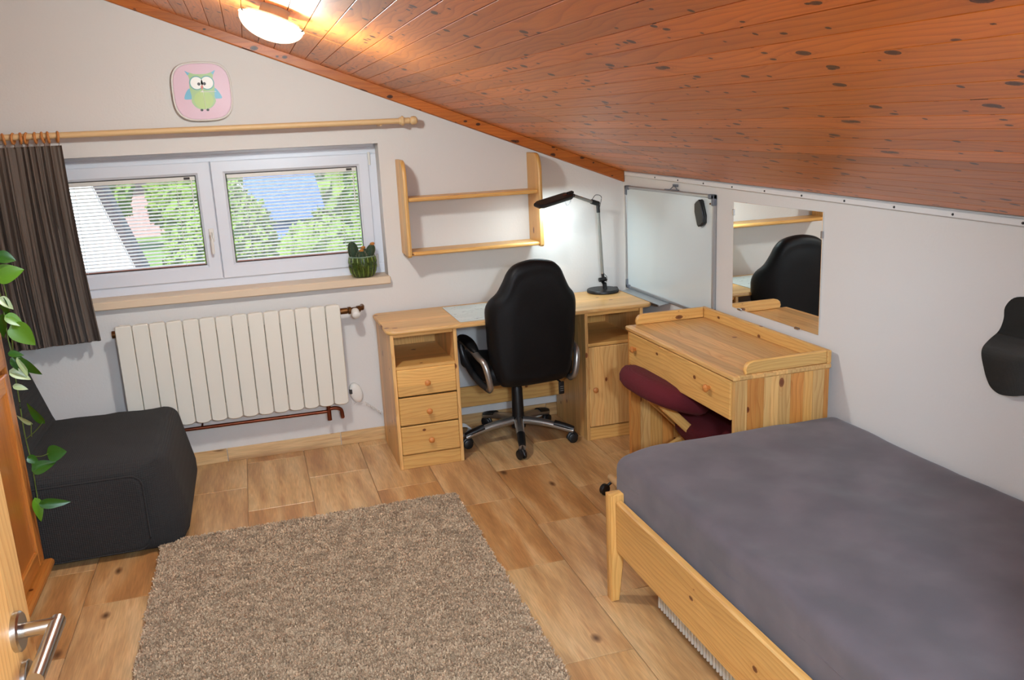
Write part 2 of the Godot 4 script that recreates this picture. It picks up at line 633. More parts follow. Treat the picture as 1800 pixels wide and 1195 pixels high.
	lf.backlight = Color(0.12, 0.22, 0.04)
	var lf2 := mat("leaf_pale", Color(0.36, 0.56, 0.13), 0.35)
	lf2.backlight_enabled = true
	lf2.backlight = Color(0.2, 0.3, 0.06)
	mat("leaf_cream", Color(0.62, 0.7, 0.5), 0.35)
	mat("vine", Color(0.34, 0.42, 0.16), 0.5)
	mat("clay", Color(0.55, 0.3, 0.2), 0.8)
	mat("soil", Color(0.1, 0.07, 0.05), 1.0)
	var pot := mat("glazed_green", Color(0.2, 0.27, 0.09), 0.25)
	cloud(pot, 71, Color(0.12, 0.17, 0.05), Color(0.27, 0.34, 0.12), 6.0, 0.03)
	mat("glaze_rib", Color(0.4, 0.48, 0.2), 0.25)
	mat("glaze_rim", Color(0.42, 0.5, 0.42), 0.2)
	mat("cactus", Color(0.14, 0.22, 0.13), 0.7)
	mat("cactus_orange", Color(0.68, 0.44, 0.2), 0.8)
	mat("spine", Color(0.75, 0.7, 0.58), 0.7)
	mat("ribbed_plastic", Color(0.9, 0.89, 0.85), 0.5)
	var pad := mat("desk_film", Color(0.80, 0.83, 0.82), 0.2)
	pad.albedo_texture = pad_tex()
	var fo := mat("foliage", Color(0.2, 0.33, 0.08), 0.8)
	cloud(fo, 81, Color(0.14, 0.24, 0.06), Color(0.5, 0.64, 0.24), 0.9, 0.05)
	mat("lawn", Color(0.32, 0.45, 0.18), 1.0)
	mat("bark", Color(0.2, 0.14, 0.1), 0.9)
	mat("render_white", Color(0.9, 0.92, 0.95), 0.8)
	mat("render_pink", Color(0.66, 0.52, 0.54), 0.8)
	mat("roof_dark", Color(0.17, 0.16, 0.2), 0.7)
	mat("tarp_blue", Color(0.3, 0.42, 0.68), 0.7)

# sketched lines on the sheet under the desk pad
func pad_tex() -> ImageTexture:
	var im := Image.create(256, 256, false, Image.FORMAT_RGB8)
	im.fill(Color(0.97, 0.98, 0.97))
	var n := noise(91, 0.02, 3)
	for y in 256:
		for x in 256:
			var v := n.get_noise_2d(x, y)
			var line := 1.0 if absf(v) > 0.012 else 0.72
			var tone := 0.97 + 0.05 * v
			im.set_pixel(x, y, Color(tone * line, tone * line, tone * line * 0.99))
	return ImageTexture.create_from_image(im)

func _ready():
	camera_and_light()
	rng.seed = 20240
	materials()
	room_shell()
	floor_tiles()
	ceiling_boards()
	window()
	room_door()
	outdoors()
	rug()
	bed()
	wardrobe()
	armchair()
	radiator()
	desk()
	office_chair()
	drawer_table()
	kneeling_chair()
	wall_shelf()
	whiteboard()
	mirrors()
	curtain()
	ceiling_lamp()
	unseen_hall_lamp()
	desk_lamp()
	wall_clock()
	potted_cactus()
	hanging_plant()
	small_things()

func camera_and_light():
	var cam := Camera3D.new()
	cam.name = "camera"
	cam.fov = 43.41
	cam.near = 0.05
	cam.far = 200.0
	cam.transform = Transform3D(Basis(Vector3.UP, -0.28866) * Basis(Vector3.RIGHT, -0.23891) * Basis(Vector3.BACK, -0.04764), Vector3(-2.1293, 1.6914, 4.7102))
	add_child(cam)
	cam.current = true
	var we := WorldEnvironment.new()
	we.name = "environment"
	var e := Environment.new()
	e.background_mode = Environment.BG_SKY
	var sky := Sky.new()
	var sm := ProceduralSkyMaterial.new()
	sm.sky_top_color = Color(0.62, 0.72, 0.88)
	sm.sky_horizon_color = Color(0.86, 0.89, 0.93)
	sm.ground_bottom_color = Color(0.45, 0.48, 0.42)
	sm.ground_horizon_color = Color(0.8, 0.83, 0.84)
	sky.sky_material = sm
	e.sky = sky
	e.background_energy_multiplier = 3.4
	e.tonemap_mode = Environment.TONE_MAPPER_LINEAR
	e.tonemap_exposure = 1.0
	e.sdfgi_enabled = true
	e.ssao_enabled = true
	e.ssil_enabled = true
	we.environment = e
	add_child(we)
	var sun := DirectionalLight3D.new()
	sun.name = "sun"
	sun.light_energy = 4.2
	sun.light_color = Color(1.0, 0.96, 0.88)
	sun.light_angular_distance = 0.6
	sun.shadow_enabled = true
	sun.basis = Basis.looking_at(Vector3(0.25, -0.75, -0.6))
	add_child(sun)
	# flash above the camera, out of view, placed to light the room frontally
	var fl := SpotLight3D.new()
	fl.name = "unseen_camera_flash"
	fl.position = Vector3(-2.11, 1.86, 4.66)
	fl.basis = Basis(Vector3.UP, -0.28866) * Basis(Vector3.RIGHT, -0.05)
	fl.spot_angle = 62.0
	fl.spot_angle_attenuation = 0.7
	fl.spot_range = 12.0
	fl.spot_attenuation = 2.0
	fl.light_energy = 2.7
	fl.light_size = 0.03
	fl.light_color = Color(0.79, 0.895, 1.0)
	fl.shadow_enabled = true
	add_child(fl)
	# unseen, placed to light the room from behind (its globe is built in unseen_hall_lamp)
	var hl := OmniLight3D.new()
	hl.name = "unseen_hall_light"
	hl.position = Vector3(-1.75, 1.84, 5.1)
	hl.light_energy = 6.4
	hl.light_size = 0.1
	hl.omni_range = 12.0
	hl.omni_attenuation = 2.0
	hl.light_color = Color(0.86, 0.935, 1.0)
	hl.shadow_enabled = true
	add_child(hl)

func cy(x: float) -> float:
	return YC - SL * x

# wall piece across the room: from x0 to x1, from y0 up to y1 (or the roof)
func gable(b: B, x0: float, x1: float, y0: float, y1: float, z0: float, z1: float):
	var up := 0.03
	var p := PackedVector2Array([Vector2(x0, y0), Vector2(x1, y0), Vector2(x1, y1 if y1 > 0 else cy(x1) + up), Vector2(x0, y1 if y1 > 0 else cy(x0) + up)])
	b.prism(p, z0, z1, 0.0)

func room_shell():
	var b := B.new()
	gable(b, XL - 0.2, -3.16, -0.02, -1, -0.3, 0.0)
	gable(b, -3.16, -1.43, -0.02, 0.905, -0.3, 0.0)
	gable(b, -3.16, -1.43, 1.665, -1, -0.3, 0.0)
	gable(b, -1.43, 0.2, -0.02, -1, -0.3, 0.0)
	structure(add("wall_back", b, M.plaster), "white plastered gable wall with the window and radiator", "wall")
	b = B.new()
	b.box(Vector3(0.1, 0.75, ZH / 2), Vector3(0.2, 1.5, ZH + 0.6), 0.0)
	structure(add("wall_right", b, M.plaster), "low white knee wall behind bed and mirrors", "wall")
	b = B.new()
	b.box(Vector3(XL - 0.1, 1.4, ZH / 2), Vector3(0.2, 2.84, ZH + 0.6), 0.0)
	structure(add("wall_left", b, M.plaster), "white wall behind the wardrobe at the left", "wall")
	b = B.new()
	gable(b, XL, -2.57, -0.02, -1, ZF, ZF + 0.12)
	gable(b, -1.17, 0.0, -0.02, -1, ZF, ZF + 0.12)
	gable(b, -2.57, -1.17, 1.83, -1, ZF, ZF + 0.12)
	structure(add("wall_front", b, M.plaster), "white wall with the doorway the view is taken from", "wall")
	b = B.new()
	gable(b, XL - 0.2, 0.2, -0.02, -1, ZH, ZH + 0.2)
	structure(add("wall_hall", b, M.plaster), "white end wall of the hall", "wall")
	# brown strip where the gable meets the boarded ceiling
	b = wb()
	var p := PackedVector2Array([Vector2(XL + 0.005, 1.373 - 0.379 * XL), Vector2(-0.003, 1.374), Vector2(-0.003, YC + 0.003), Vector2(XL + 0.005, cy(XL) + 0.003)])
	b.prism(p, 0.001, 0.03, 0.005)
	structure(add("trim_1", b, M.trim_pine), "reddish brown wooden strip along the sloping top of the gable wall", "trim")
	# white strip along the knee wall with its screws
	b = B.new()
	b.box(Vector3(0, 0, 0), Vector3(0.014, 0.022, ZF - 0.06), 0.003, 0, Transform3D(Basis(Vector3.RIGHT, TILT), Vector3(-0.008, YC - 0.012 - TILT * (ZF / 2 + 0.02), ZF / 2 + 0.02)))
	var t2 := structure(add("trim_2", b, M.stair_white), "narrow white strip with screws where the ceiling meets the right wall", "trim")
	for i in 14:
		b = B.new()
		b.lathe([Vector2(0.0001, 0.0), Vector2(0.0045, 0.0), Vector2(0.0035, 0.0025), Vector2(0.0001, 0.003)], 10, Transform3D(Basis(Vector3.BACK, PI / 2), Vector3(-0.0152, YC - 0.012 - TILT * (0.45 + 0.26 * i), 0.45 + 0.26 * i)))
		add("screw", b, M.dark_metal, t2)
	# skirting of cut floor tiles
	var bb := Node3D.new()
	bb.name = "baseboard_back"
	add_child(bb)
	structure(bb, "skirting of wood-look tiles below the radiator", "baseboard")
	var x := XL + 0.02
	var k := 0
	while x < -0.03:
		var w := minf(0.618, -0.012 - x)
		b = tile_builder(k * 5 + 3)
		b.box(Vector3.ZERO, Vector3(w - 0.003, 0.076, 0.009), 0.0015, 0, Transform3D(Basis.IDENTITY, Vector3(x + w / 2, 0.038, 0.0045)))
		add("tile", b, M.floor_tile, bb)
		x += w
		k += 1
	var br := Node3D.new()
	br.name = "baseboard_right"
	add_child(br)
	structure(br, "skirting of wood-look tiles behind the bed", "baseboard")
	var z := 0.02
	while z < ZF - 0.02:
		var w := minf(0.618, ZF - 0.012 - z)
		b = tile_builder(k * 3 + 1)
		b.box(Vector3.ZERO, Vector3(0.009, 0.076, w - 0.003), 0.0015, 2, Transform3D(Basis.IDENTITY, Vector3(-0.0045, 0.038, z + w / 2)))
		add("tile", b, M.floor_tile, br)
		z += w
		k += 1

func tile_builder(k: int) -> B:
	var b := B.new()
	# wuv divides by 1.6 along and 0.8 across; the tile picture has its own scale, so only the cell is chosen here
	b.ou = 0.25 + 0.5 * (k % 2)
	b.ov = (float((k * 7 + k / 2) % 4) + 0.5) / 4.0
	return b

func floor_tiles():
	var b := B.new()
	b.box(Vector3((XL + 0.0) / 2, -0.056, ZH / 2), Vector3(-XL, 0.1, ZH), 0.0)
	var fl := structure(add("floor", b, M.grout), "floor of wood-look porcelain tiles", "floor")
	var w := 0.307
	var l := 0.655
	var k := 0
	for c in range(-9, 4):
		var x0 := -1.375 + w * c
		var x1 := x0 + w
		x0 = maxf(x0, XL + 0.001)
		x1 = minf(x1, -0.001)
		if x1 - x0 < 0.02:
			continue
		var zs := (1.085 if posmod(c, 2) == 0 else 0.74) - 2.0 * l
		for r in 12:
			var z0 := maxf(zs + l * r, 0.001)
			var z1 := minf(zs + l * (r + 1), ZH)
			if z1 - z0 < 0.02:
				continue
			k += 1
			var t := B.new()
			var cell := rng.randi() % 8
			var cu := 0.5 * (cell % 2) + 0.25
			var cv := 0.25 * (cell / 2) + 0.125
			_tile(t, Vector3((x0 + x1) / 2, -0.005, (z0 + z1) / 2), Vector3(x1 - x0 - 0.003, 0.01, z1 - z0 - 0.003), cu, cv, rng.randf() < 0.5)
			add("tile", t, M.floor_tile, fl)

# one floor tile with eased edges, its picture fitted to one cell of the tile texture
func _tile(b: B, c: Vector3, s: Vector3, cu: float, cv: float, flip: bool):
	var h := s / 2
	var e := 0.0016
	var sg := -1.0 if flip else 1.0
	var uv := func(p: Vector3) -> Vector2:
		return Vector2(cu + sg * p.z / 0.655 * 0.485, cv + sg * p.x / 0.305 * 0.235)
	var top := [Vector3(-h.x + e, h.y, -h.z + e), Vector3(h.x - e, h.y, -h.z + e), Vector3(h.x - e, h.y, h.z - e), Vector3(-h.x + e, h.y, h.z - e)]
	var low := [Vector3(-h.x, h.y - e, -h.z), Vector3(h.x, h.y - e, -h.z), Vector3(h.x, h.y - e, h.z), Vector3(-h.x, h.y - e, h.z)]
	b.flat()
	b.quad(c + top[0], c + top[1], c + top[2], c + top[3], Vector3.UP, uv.call(top[0]), uv.call(top[1]), uv.call(top[2]), uv.call(top[3]))
	for i in 4:
		var j := (i + 1) % 4
		var bi: Vector3 = low[i]
		var bj: Vector3 = low[j]
		var out: Vector3 = bi + bj
		out.y = 0.0
		b.quad(c + top[i], c + top[j], c + bj, c + bi, out.normalized() + Vector3.UP, uv.call(top[i]), uv.call(top[j]), uv.call(bj), uv.call(bi))
		b.quad(c + bi, c + bj, c + Vector3(bj.x, -h.y, bj.z), c + Vector3(bi.x, -h.y, bi.z), out, uv.call(bi), uv.call(bj), uv.call(bj), uv.call(bi))

func ceiling_boards():
	var ang := atan(SL)
	var x0 := XL - 0.2
	var b := B.new()
	# roof slab above the boards
	var p := PackedVector2Array([Vector2(x0, cy(x0) + 0.014), Vector2(0.2, cy(0.2) + 0.014), Vector2(0.2, cy(0.2) + 0.25), Vector2(x0, cy(x0) + 0.25)])
	b.prism(p, -0.3, ZH + 0.2, 0.0, Transform3D(Basis(Vector3.RIGHT, TILT), Vector3.ZERO))
	var ce := structure(add("ceiling", b, M.groove), "sloping ceiling of varnished pine boards", "ceiling")
	var pitch := 0.0735
	var lane := 0.0745
	for k in 50:
		var xr := -0.0055 - pitch * k
		var xm := xr - pitch / 2
		if xr - pitch < XL:
			break
		var xf := Transform3D(Basis(Vector3.BACK, -ang) * Basis(Vector3.RIGHT, TILT * cos(ang)), Vector3(xm, cy(xm) + 0.0065, 0.0))
		for seg in [[0.002, 1.1275], [1.1325, ZF - 0.002]]:
			var q := B.new()
			q.ou = rng.randf()
			q.ov = (rng.randi() % 10) * lane / 0.8 + 0.5 * lane / 0.8
			var l: float = seg[1] - seg[0]
			q.box(Vector3(0, 0, (seg[0] + seg[1]) / 2), Vector3(pitch / cos(ang) - 0.003, 0.013, l), 0.0004, 2, xf)
			add("plank", q, M.ceiling_pine, ce)

func window():
	var w := Node3D.new()
	w.name = "window_1"
	add_child(w)
	structure(w, "white double casement window with venetian blinds", "window")
	var z := -0.12          # room face of the outer frame
	# recess lining is the wall itself; sill board
	var b := B.new()
	b.box(Vector3(-2.3, 0.9275, -0.08), Vector3(1.735, 0.043, 0.16), 0.001, 0)
	b.box(Vector3(-2.3, 0.9275, 0.0205), Vector3(1.752, 0.043, 0.041), 0.005, 0)
	add("sill", b, M.sill, w)
	b = B.new()
	var fx0 := -3.165
	var fx1 := -1.426
	var fy0 := 0.945
	var fy1 := 1.669
	var ft := 0.06
	b.box(Vector3((fx0 + fx1) / 2, fy1 - ft / 2, z - 0.03), Vector3(fx1 - fx0, ft, 0.06), 0.005)
	b.box(Vector3((fx0 + fx1) / 2, fy0 + 0.03, z - 0.03), Vector3(fx1 - fx0, 0.06, 0.06), 0.005)
	for x in [fx0 + 0.028, fx1 - 0.028]:
		b.box(Vector3(x, (fy0 + 0.06 + fy1 - ft) / 2, z - 0.03), Vector3(0.056, fy1 - ft - fy0 - 0.06, 0.06), 0.004)
	b.box(Vector3(-2.301, (fy0 + 0.06 + fy1 - ft) / 2, z - 0.035), Vector3(0.03, fy1 - ft - fy0 - 0.06, 0.05), 0.002)
	# shallow inner step of the frame
	b.box(Vector3((fx0 + fx1) / 2, fy1 - 0.012, z + 0.006), Vector3(fx1 - fx0 - 0.02, 0.02, 0.016), 0.004)
	add("frame", b, M.pvc, w)
	# two sashes: [outer x0, outer x1, glass x0, glass x1]
	for s in [[-3.116, -2.303, -3.05, -2.377], [-2.299, -1.474, -2.229, -1.537]]:
		sash(w, s, z)
	# handle on the left sash
	b = B.new()
	b.box(Vector3(-2.335, 1.232, z + 0.016), Vector3(0.026, 0.07, 0.008), 0.003)
	var h := add("handle", b, M.white_plastic, w)
	b = B.new()
	b.lathe([Vector2(0.0001, 0.0), Vector2(0.009, 0.0), Vector2(0.009, 0.026), Vector2(0.0001, 0.028)], 14, Transform3D(Basis(Vector3.RIGHT, PI / 2), Vector3(-2.335, 1.24, z + 0.018)))
	b.tube([Vector3(-2.335, 1.25, z + 0.042), Vector3(-2.335, 1.2, z + 0.046), Vector3(-2.335, 1.135, z + 0.044)], 0.009, 10, [0.009, 0.0085, 0.0075], 0.8)
	add("grip", b, M.white_plastic, h)
	b = B.new()
	b.lathe([Vector2(0.0001, 0.0), Vector2(0.005, 0.0), Vector2(0.0001, 0.003)], 10, Transform3D(Basis(Vector3.RIGHT, PI / 2), Vector3(-2.335, 1.245, z + 0.047)))
	add("button", b, M.dark_metal, h)
	# hinges on the right
	for y in [1.585, 1.02]:
		b = B.new()
		b.lathe([Vector2(0.0001, -0.035), Vector2(0.007, -0.035), Vector2(0.007, 0.035), Vector2(0.0001, 0.035)], 12, Transform3D(Basis.IDENTITY, Vector3(-1.468, y, z + 0.008)))
		add("hinge", b, M.white_plastic, w)

func sash(w: Node3D, s: Array, z: float):
	var y0 := 0.995
	var y1 := 1.614
	var gy0 := 1.073
	var gy1 := 1.547
	var x0: float = s[0]
	var x1: float = s[1]
	var g0: float = s[2]
	var g1: float = s[3]
	var zf := z + 0.012
	var b := B.new()
	# mitred ring: room face, bevelled towards the glass
	var ro := [Vector2(x0, y0), Vector2(x1, y0), Vector2(x1, y1), Vector2(x0, y1)]
	var ri := [Vector2(g0 - 0.012, gy0 - 0.012), Vector2(g1 + 0.012, gy0 - 0.012), Vector2(g1 + 0.012, gy1 + 0.012), Vector2(g0 - 0.012, gy1 + 0.012)]
	var rg := [Vector2(g0, gy0), Vector2(g1, gy0), Vector2(g1, gy1), Vector2(g0, gy1)]
	var e := 0.004
	for i in 4:
		var j := (i + 1) % 4
		var mid: Vector2 = (ro[0] + ro[2]) / 2
		var oc: Vector2 = (ro[i] + ro[j]) / 2 - mid
		var out := Vector3(oc.x, oc.y, 0).normalized()
		if absf(oc.x) > absf(oc.y) * 0.9 and i % 2 == 1:
			out = Vector3(signf(oc.x), 0, 0)
		elif i % 2 == 0:
			out = Vector3(0, signf(oc.y), 0)
		var ins: Vector2 = Vector2(out.x, out.y) * e
		var a3 := func(p: Vector2, zz: float) -> Vector3: return Vector3(p.x, p.y, zz)
		var oi: Vector2 = ro[i] - Vector2(signf(ro[i].x - mid.x), signf(ro[i].y - mid.y)) * e
		var oj: Vector2 = ro[j] - Vector2(signf(ro[j].x - mid.x), signf(ro[j].y - mid.y)) * e
		b.quad(a3.call(ro[i], z - 0.05), a3.call(ro[j], z - 0.05), a3.call(ro[j], zf - e), a3.call(ro[i], zf - e), out)
		b.quad(a3.call(ro[i], zf - e), a3.call(ro[j], zf - e), a3.call(oj, zf), a3.call(oi, zf), out + Vector3.BACK)
		b.quad(a3.call(oi, zf), a3.call(oj, zf), a3.call(ri[j], zf), a3.call(ri[i], zf), Vector3.BACK)
		b.quad(a3.call(ri[i], zf), a3.call(ri[j], zf), a3.call(rg[j], zf - 0.012), a3.call(rg[i], zf - 0.012), Vector3.BACK - out * 0.8)
		b.quad(a3.call(rg[i], zf - 0.012), a3.call(rg[j], zf - 0.012), a3.call(rg[j], z - 0.05), a3.call(rg[i], z - 0.05), -out)
	var sa := add("sash", b, M.pvc, w)
	# dark gasket line round the glass
	b = B.new()
	for q in [[(g0 + g1) / 2, gy1 - 0.0025, g1 - g0, 0.005], [(g0 + g1) / 2, gy0 + 0.0025, g1 - g0, 0.005]]:
		b.box(Vector3(q[0], q[1], zf - 0.016), Vector3(q[2], q[3], 0.006), 0.001)
	for x in [g0 + 0.002, g1 - 0.002]:
		b.box(Vector3(x, (gy0 + gy1) / 2, zf - 0.016), Vector3(0.004, gy1 - gy0, 0.006), 0.001)
	add("gasket", b, M.gasket, sa)
	b = B.new()
	b.box(Vector3((g0 + g1) / 2, (gy0 + gy1) / 2, zf - 0.045), Vector3(g1 - g0, gy1 - gy0, 0.004), 0.0)
	add("pane", b, M.glass, sa)
	# venetian blind close to the glass
	var bl := Node3D.new()
	bl.name = "venetian_blind"
	w.add_child(bl, true)
	var zb := zf - 0.024
	b = B.new()
	b.box(Vector3((g0 + g1) / 2, gy1 - 0.015, zb), Vector3(g1 - g0 - 0.01, 0.022, 0.02), 0.002)
	add("head_rail", b, M.white_plastic, bl)
	var n := 25
	var top := gy1 - 0.034
	var pitch := (top - gy0 - 0.014) / (n - 1)
	var q := B.new()
	# one slightly crowned slat, tilted with its room edge down
	var prof := []
	for i in 5:
		var t := i / 4.0 - 0.5
		prof.append(Vector2(t * 0.016, 0.0014 * (1.0 - 4.0 * t * t)))
	var hw := (g1 - g0) / 2 - 0.008
	q.smooth()
	for i in 4:
		for sd in [0.0004, -0.0004]:
			var a := Vector3(-hw, prof[i].y + sd, prof[i].x)
			var c := Vector3(-hw, prof[i + 1].y + sd, prof[i + 1].x)
			q.quad(a, Vector3(hw, a.y, a.z), Vector3(hw, c.y, c.z), c, Vector3(0, sd, 0))
	var ml := q.mesh()
	for i in n:
		var o := add("slat", ml, M.slat, bl)
		o.position = Vector3((g0 + g1) / 2, top - pitch * i, zb)
		o.rotation = Vector3(deg_to_rad(24), 0, 0)
	b = B.new()
	b.box(Vector3((g0 + g1) / 2, gy0 + 0.006, zb), Vector3(g1 - g0 - 0.012, 0.006, 0.016), 0.001)
	add("bottom_rail", b, M.terracotta_rail, bl)
	for x in [g0 + 0.09, g1 - 0.1]:
		b = B.new()
		b.tube([Vector3(x, gy1 - 0.02, zb + 0.009), Vector3(x, gy0 + 0.006, zb + 0.009)], 0.0011, 6)
		add("ladder_cord", b, M.cord, bl)
	b = B.new()
	b.tube([Vector3(g1 - 0.024, gy1 - 0.02, zb + 0.011), Vector3(g1 - 0.026, gy1 - 0.2, zb + 0.011)], 0.003, 6)
	add("tilt_wand", b, M.cord, bl)
	b = B.new()
	b.box(Vector3(g1 - 0.045, gy1 - 0.014, zb + 0.011), Vector3(0.03, 0.012, 0.004), 0.001)
	add("bracket", b, M.gasket, bl)

func room_door():
	var d := Node3D.new()
	d.name = "door_1"
	add_child(d)
	structure(d, "open wooden room door at the left edge with steel lever handle", "door")
	var xf := -2.505
	var b := one(Vector3(xf - 0.02, 1.0, (3.415 + 4.255) / 2), Vector3(0.04, 1.98, 0.84), 0.003, 1)
	add("leaf", b, M.door_wood, d)
	var hy := 1.05
	var hz := 3.49
	var turn := Basis(Vector3.BACK, -PI / 2)      # local y to +x
	b = B.new()
	b.lathe([Vector2(0.0001, 0.0), Vector2(0.028, 0.0), Vector2(0.028, 0.007), Vector2(0.0255, 0.0095), Vector2(0.0001, 0.0095)], 28, Transform3D(turn, Vector3(xf, hy, hz)))
	var h := add("handle", b, M.steel, d)
	b = B.new()
	b.tube([Vector3(xf + 0.008, hy, hz), Vector3(xf + 0.054, hy, hz)], 0.0105, 16)
	add("neck", b, M.steel, h)
	b = B.new()
	b.tube([Vector3(xf + 0.052, hy, hz - 0.011), Vector3(xf + 0.052, hy, hz + 0.06), Vector3(xf + 0.052, hy, hz + 0.135)], 0.0105, 16)
	add("lever", b, M.steel, h)
	b = B.new()
	b.lathe([Vector2(0.0001, 0.0), Vector2(0.027, 0.0), Vector2(0.027, 0.006), Vector2(0.0245, 0.008), Vector2(0.0001, 0.008)], 28, Transform3D(turn, Vector3(xf, hy - 0.075, hz)))
	add("key_rose", b, M.steel, d)
	b = B.new()
	b.box(Vector3(xf - 0.02, hy - 0.03, 3.4135), Vector3(0.02, 0.2, 0.003), 0.0008)
	add("lock_plate", b, M.steel, d)
	for y in [0.25, 1.78]:
		b = B.new()
		b.lathe([Vector2(0.0001, -0.04), Vector2(0.008, -0.04), Vector2(0.008, 0.04), Vector2(0.0001, 0.04)], 12, Transform3D(Basis.IDENTITY, Vector3(xf + 0.002, y, 4.262)))
		add("hinge", b, M.steel, d)
	# door frame
	b = wb()
	b.box(Vector3(-2.555, 0.91, ZF + 0.06), Vector3(0.03, 1.82, 0.135), 0.003, 1)
	b.box(Vector3(-1.185, 0.91, ZF + 0.06), Vector3(0.03, 1.82, 0.135), 0.003, 1)
	b.box(Vector3(-1.87, 1.815, ZF + 0.06), Vector3(1.4, 0.03, 0.135), 0.003, 0)
	add("frame", b, M.door_wood, d)

func outdoors():
	var b := B.new()
	b.box(Vector3(0, -5.6, -62), Vector3(200, 0.2, 120), 0.0)
	structure(add("garden_ground", b, M.lawn), "green lawn far below the window", "lawn")
	# white neighbour house with a steep verge, close to the left pane
	var h := thing("neighbour_house", "white neighbouring house wall with steep dark edged gable seen through left pane", "house")
	b = B.new()
	b.prism(PackedVector2Array([Vector2(-9.0, -5.5), Vector2(-2.55, -5.5), Vector2(-2.55, -0.55), Vector2(-3.40, 2.0), Vector2(-5.5, 3.4), Vector2(-9.0, 3.4)]), -2.75, -2.5, 0.01)
	add("wall", b, M.render_white, h)
	b = B.new()
	b.prism(PackedVector2Array([Vector2(-2.5, -0.6), Vector2(-3.36, 2.0), Vector2(-3.42, 2.0), Vector2(-2.56, -0.6)]), -2.78, -2.46, 0.004)
	add("verge", b, M.roof_dark, h)
	b = B.new()
	b.prism(PackedVector2Array([Vector2(-2.57, -0.6), Vector2(-3.43, 2.0), Vector2(-3.53, 2.0), Vector2(-2.67, -0.6)]), -2.51, -2.44, 0.004)
	add("fascia", b, M.render_white, h)
	h = thing("pink_house", "small pinkish house among the trees seen through left pane", "house", Vector3(-10.7, -5.5, -75))
	b = B.new()
	b.box(Vector3(0, 1.9, 0), Vector3(3.8, 4.0, 4), 0.02)
	add("wall", b, M.render_pink, h)
	b = B.new()
	b.prism(PackedVector2Array([Vector2(-2.2, 3.85), Vector2(2.2, 3.85), Vector2(1.2, 4.7), Vector2(-1.2, 4.7)]), -2.3, 2.3, 0.02)
	add("roof", b, M.roof_dark, h)
	var ta := thing("tarpaulin_shed", "blue tarpaulin roofed shed behind the trees seen through right pane", "shed", Vector3(-0.35, -5.5, -42))
	b = B.new()
	b.prism(PackedVector2Array([Vector2(-2.0, 3.4), Vector2(2.0, 3.4), Vector2(1.5, 5.7), Vector2(-1.9, 5.7)]), -2.4, 2.4, 0.03)
	add("roof", b, M.tarp_blue, ta)
	b = B.new()
	b.box(Vector3(0, 1.7, 0), Vector3(3.8, 3.4, 4), 0.02)
	add("wall", b, M.tarp_blue, ta)
	# trees: [x, z, crown centre y, radius, label]
	var ts := [
		[1.2, -12.0, -0.3, 1.5, "near leafy green tree filling the right side of the right pane"],
		[-3.0, -17.0, -1.2, 1.2, "green tree behind the middle stile of the window"],
		[2.7, -19.0, -0.4, 1.8, "green tree behind the near tree at the right pane edge"],
		[-2.7, -21.5, -0.9, 1.1, "green tree right of the pink house"],
		[-7.6, -21.0, -1.0, 1.4, "green tree left of the pink house"],
		[0.5, -27.0, -3.4, 2.2, "wide green tree below the blue tarpaulin roof"],
		[-3.9, -34.0, -0.8, 1.6, "far green tree between pink house and blue roof"],
		[-11.0, -31.0, -0.6, 2.2, "far green tree left behind the white gable"],
		[5.2, -36.0, -0.5, 2.6, "far green tree right of the blue tarpaulin roof"],
		[-1.2, -8.0, -2.7, 1.2, "lowest nearby green tree under the right pane"],
		[-4.3, -11.5, -2.3, 1.3, "low green tree beside the white neighbouring gable wall"],
		[1.2, -52.0, -0.6, 3.4, "farthest green tree behind the blue tarpaulin roof"],
		[-12.4, -62.0, -0.9, 2.4, "distant green tree left beside the pink house"],
		[-7.0, -66.0, -2.2, 2.4, "distant green tree right beside the pink house"],
		[-12.0, -96.0, -1.0, 6.0, "most distant green tree above the pink house roof"],
	]
	var k := 0
	for t in ts:
		k += 1
		tree(t[0], t[1], t[2], t[3], t[4], 100 + k)

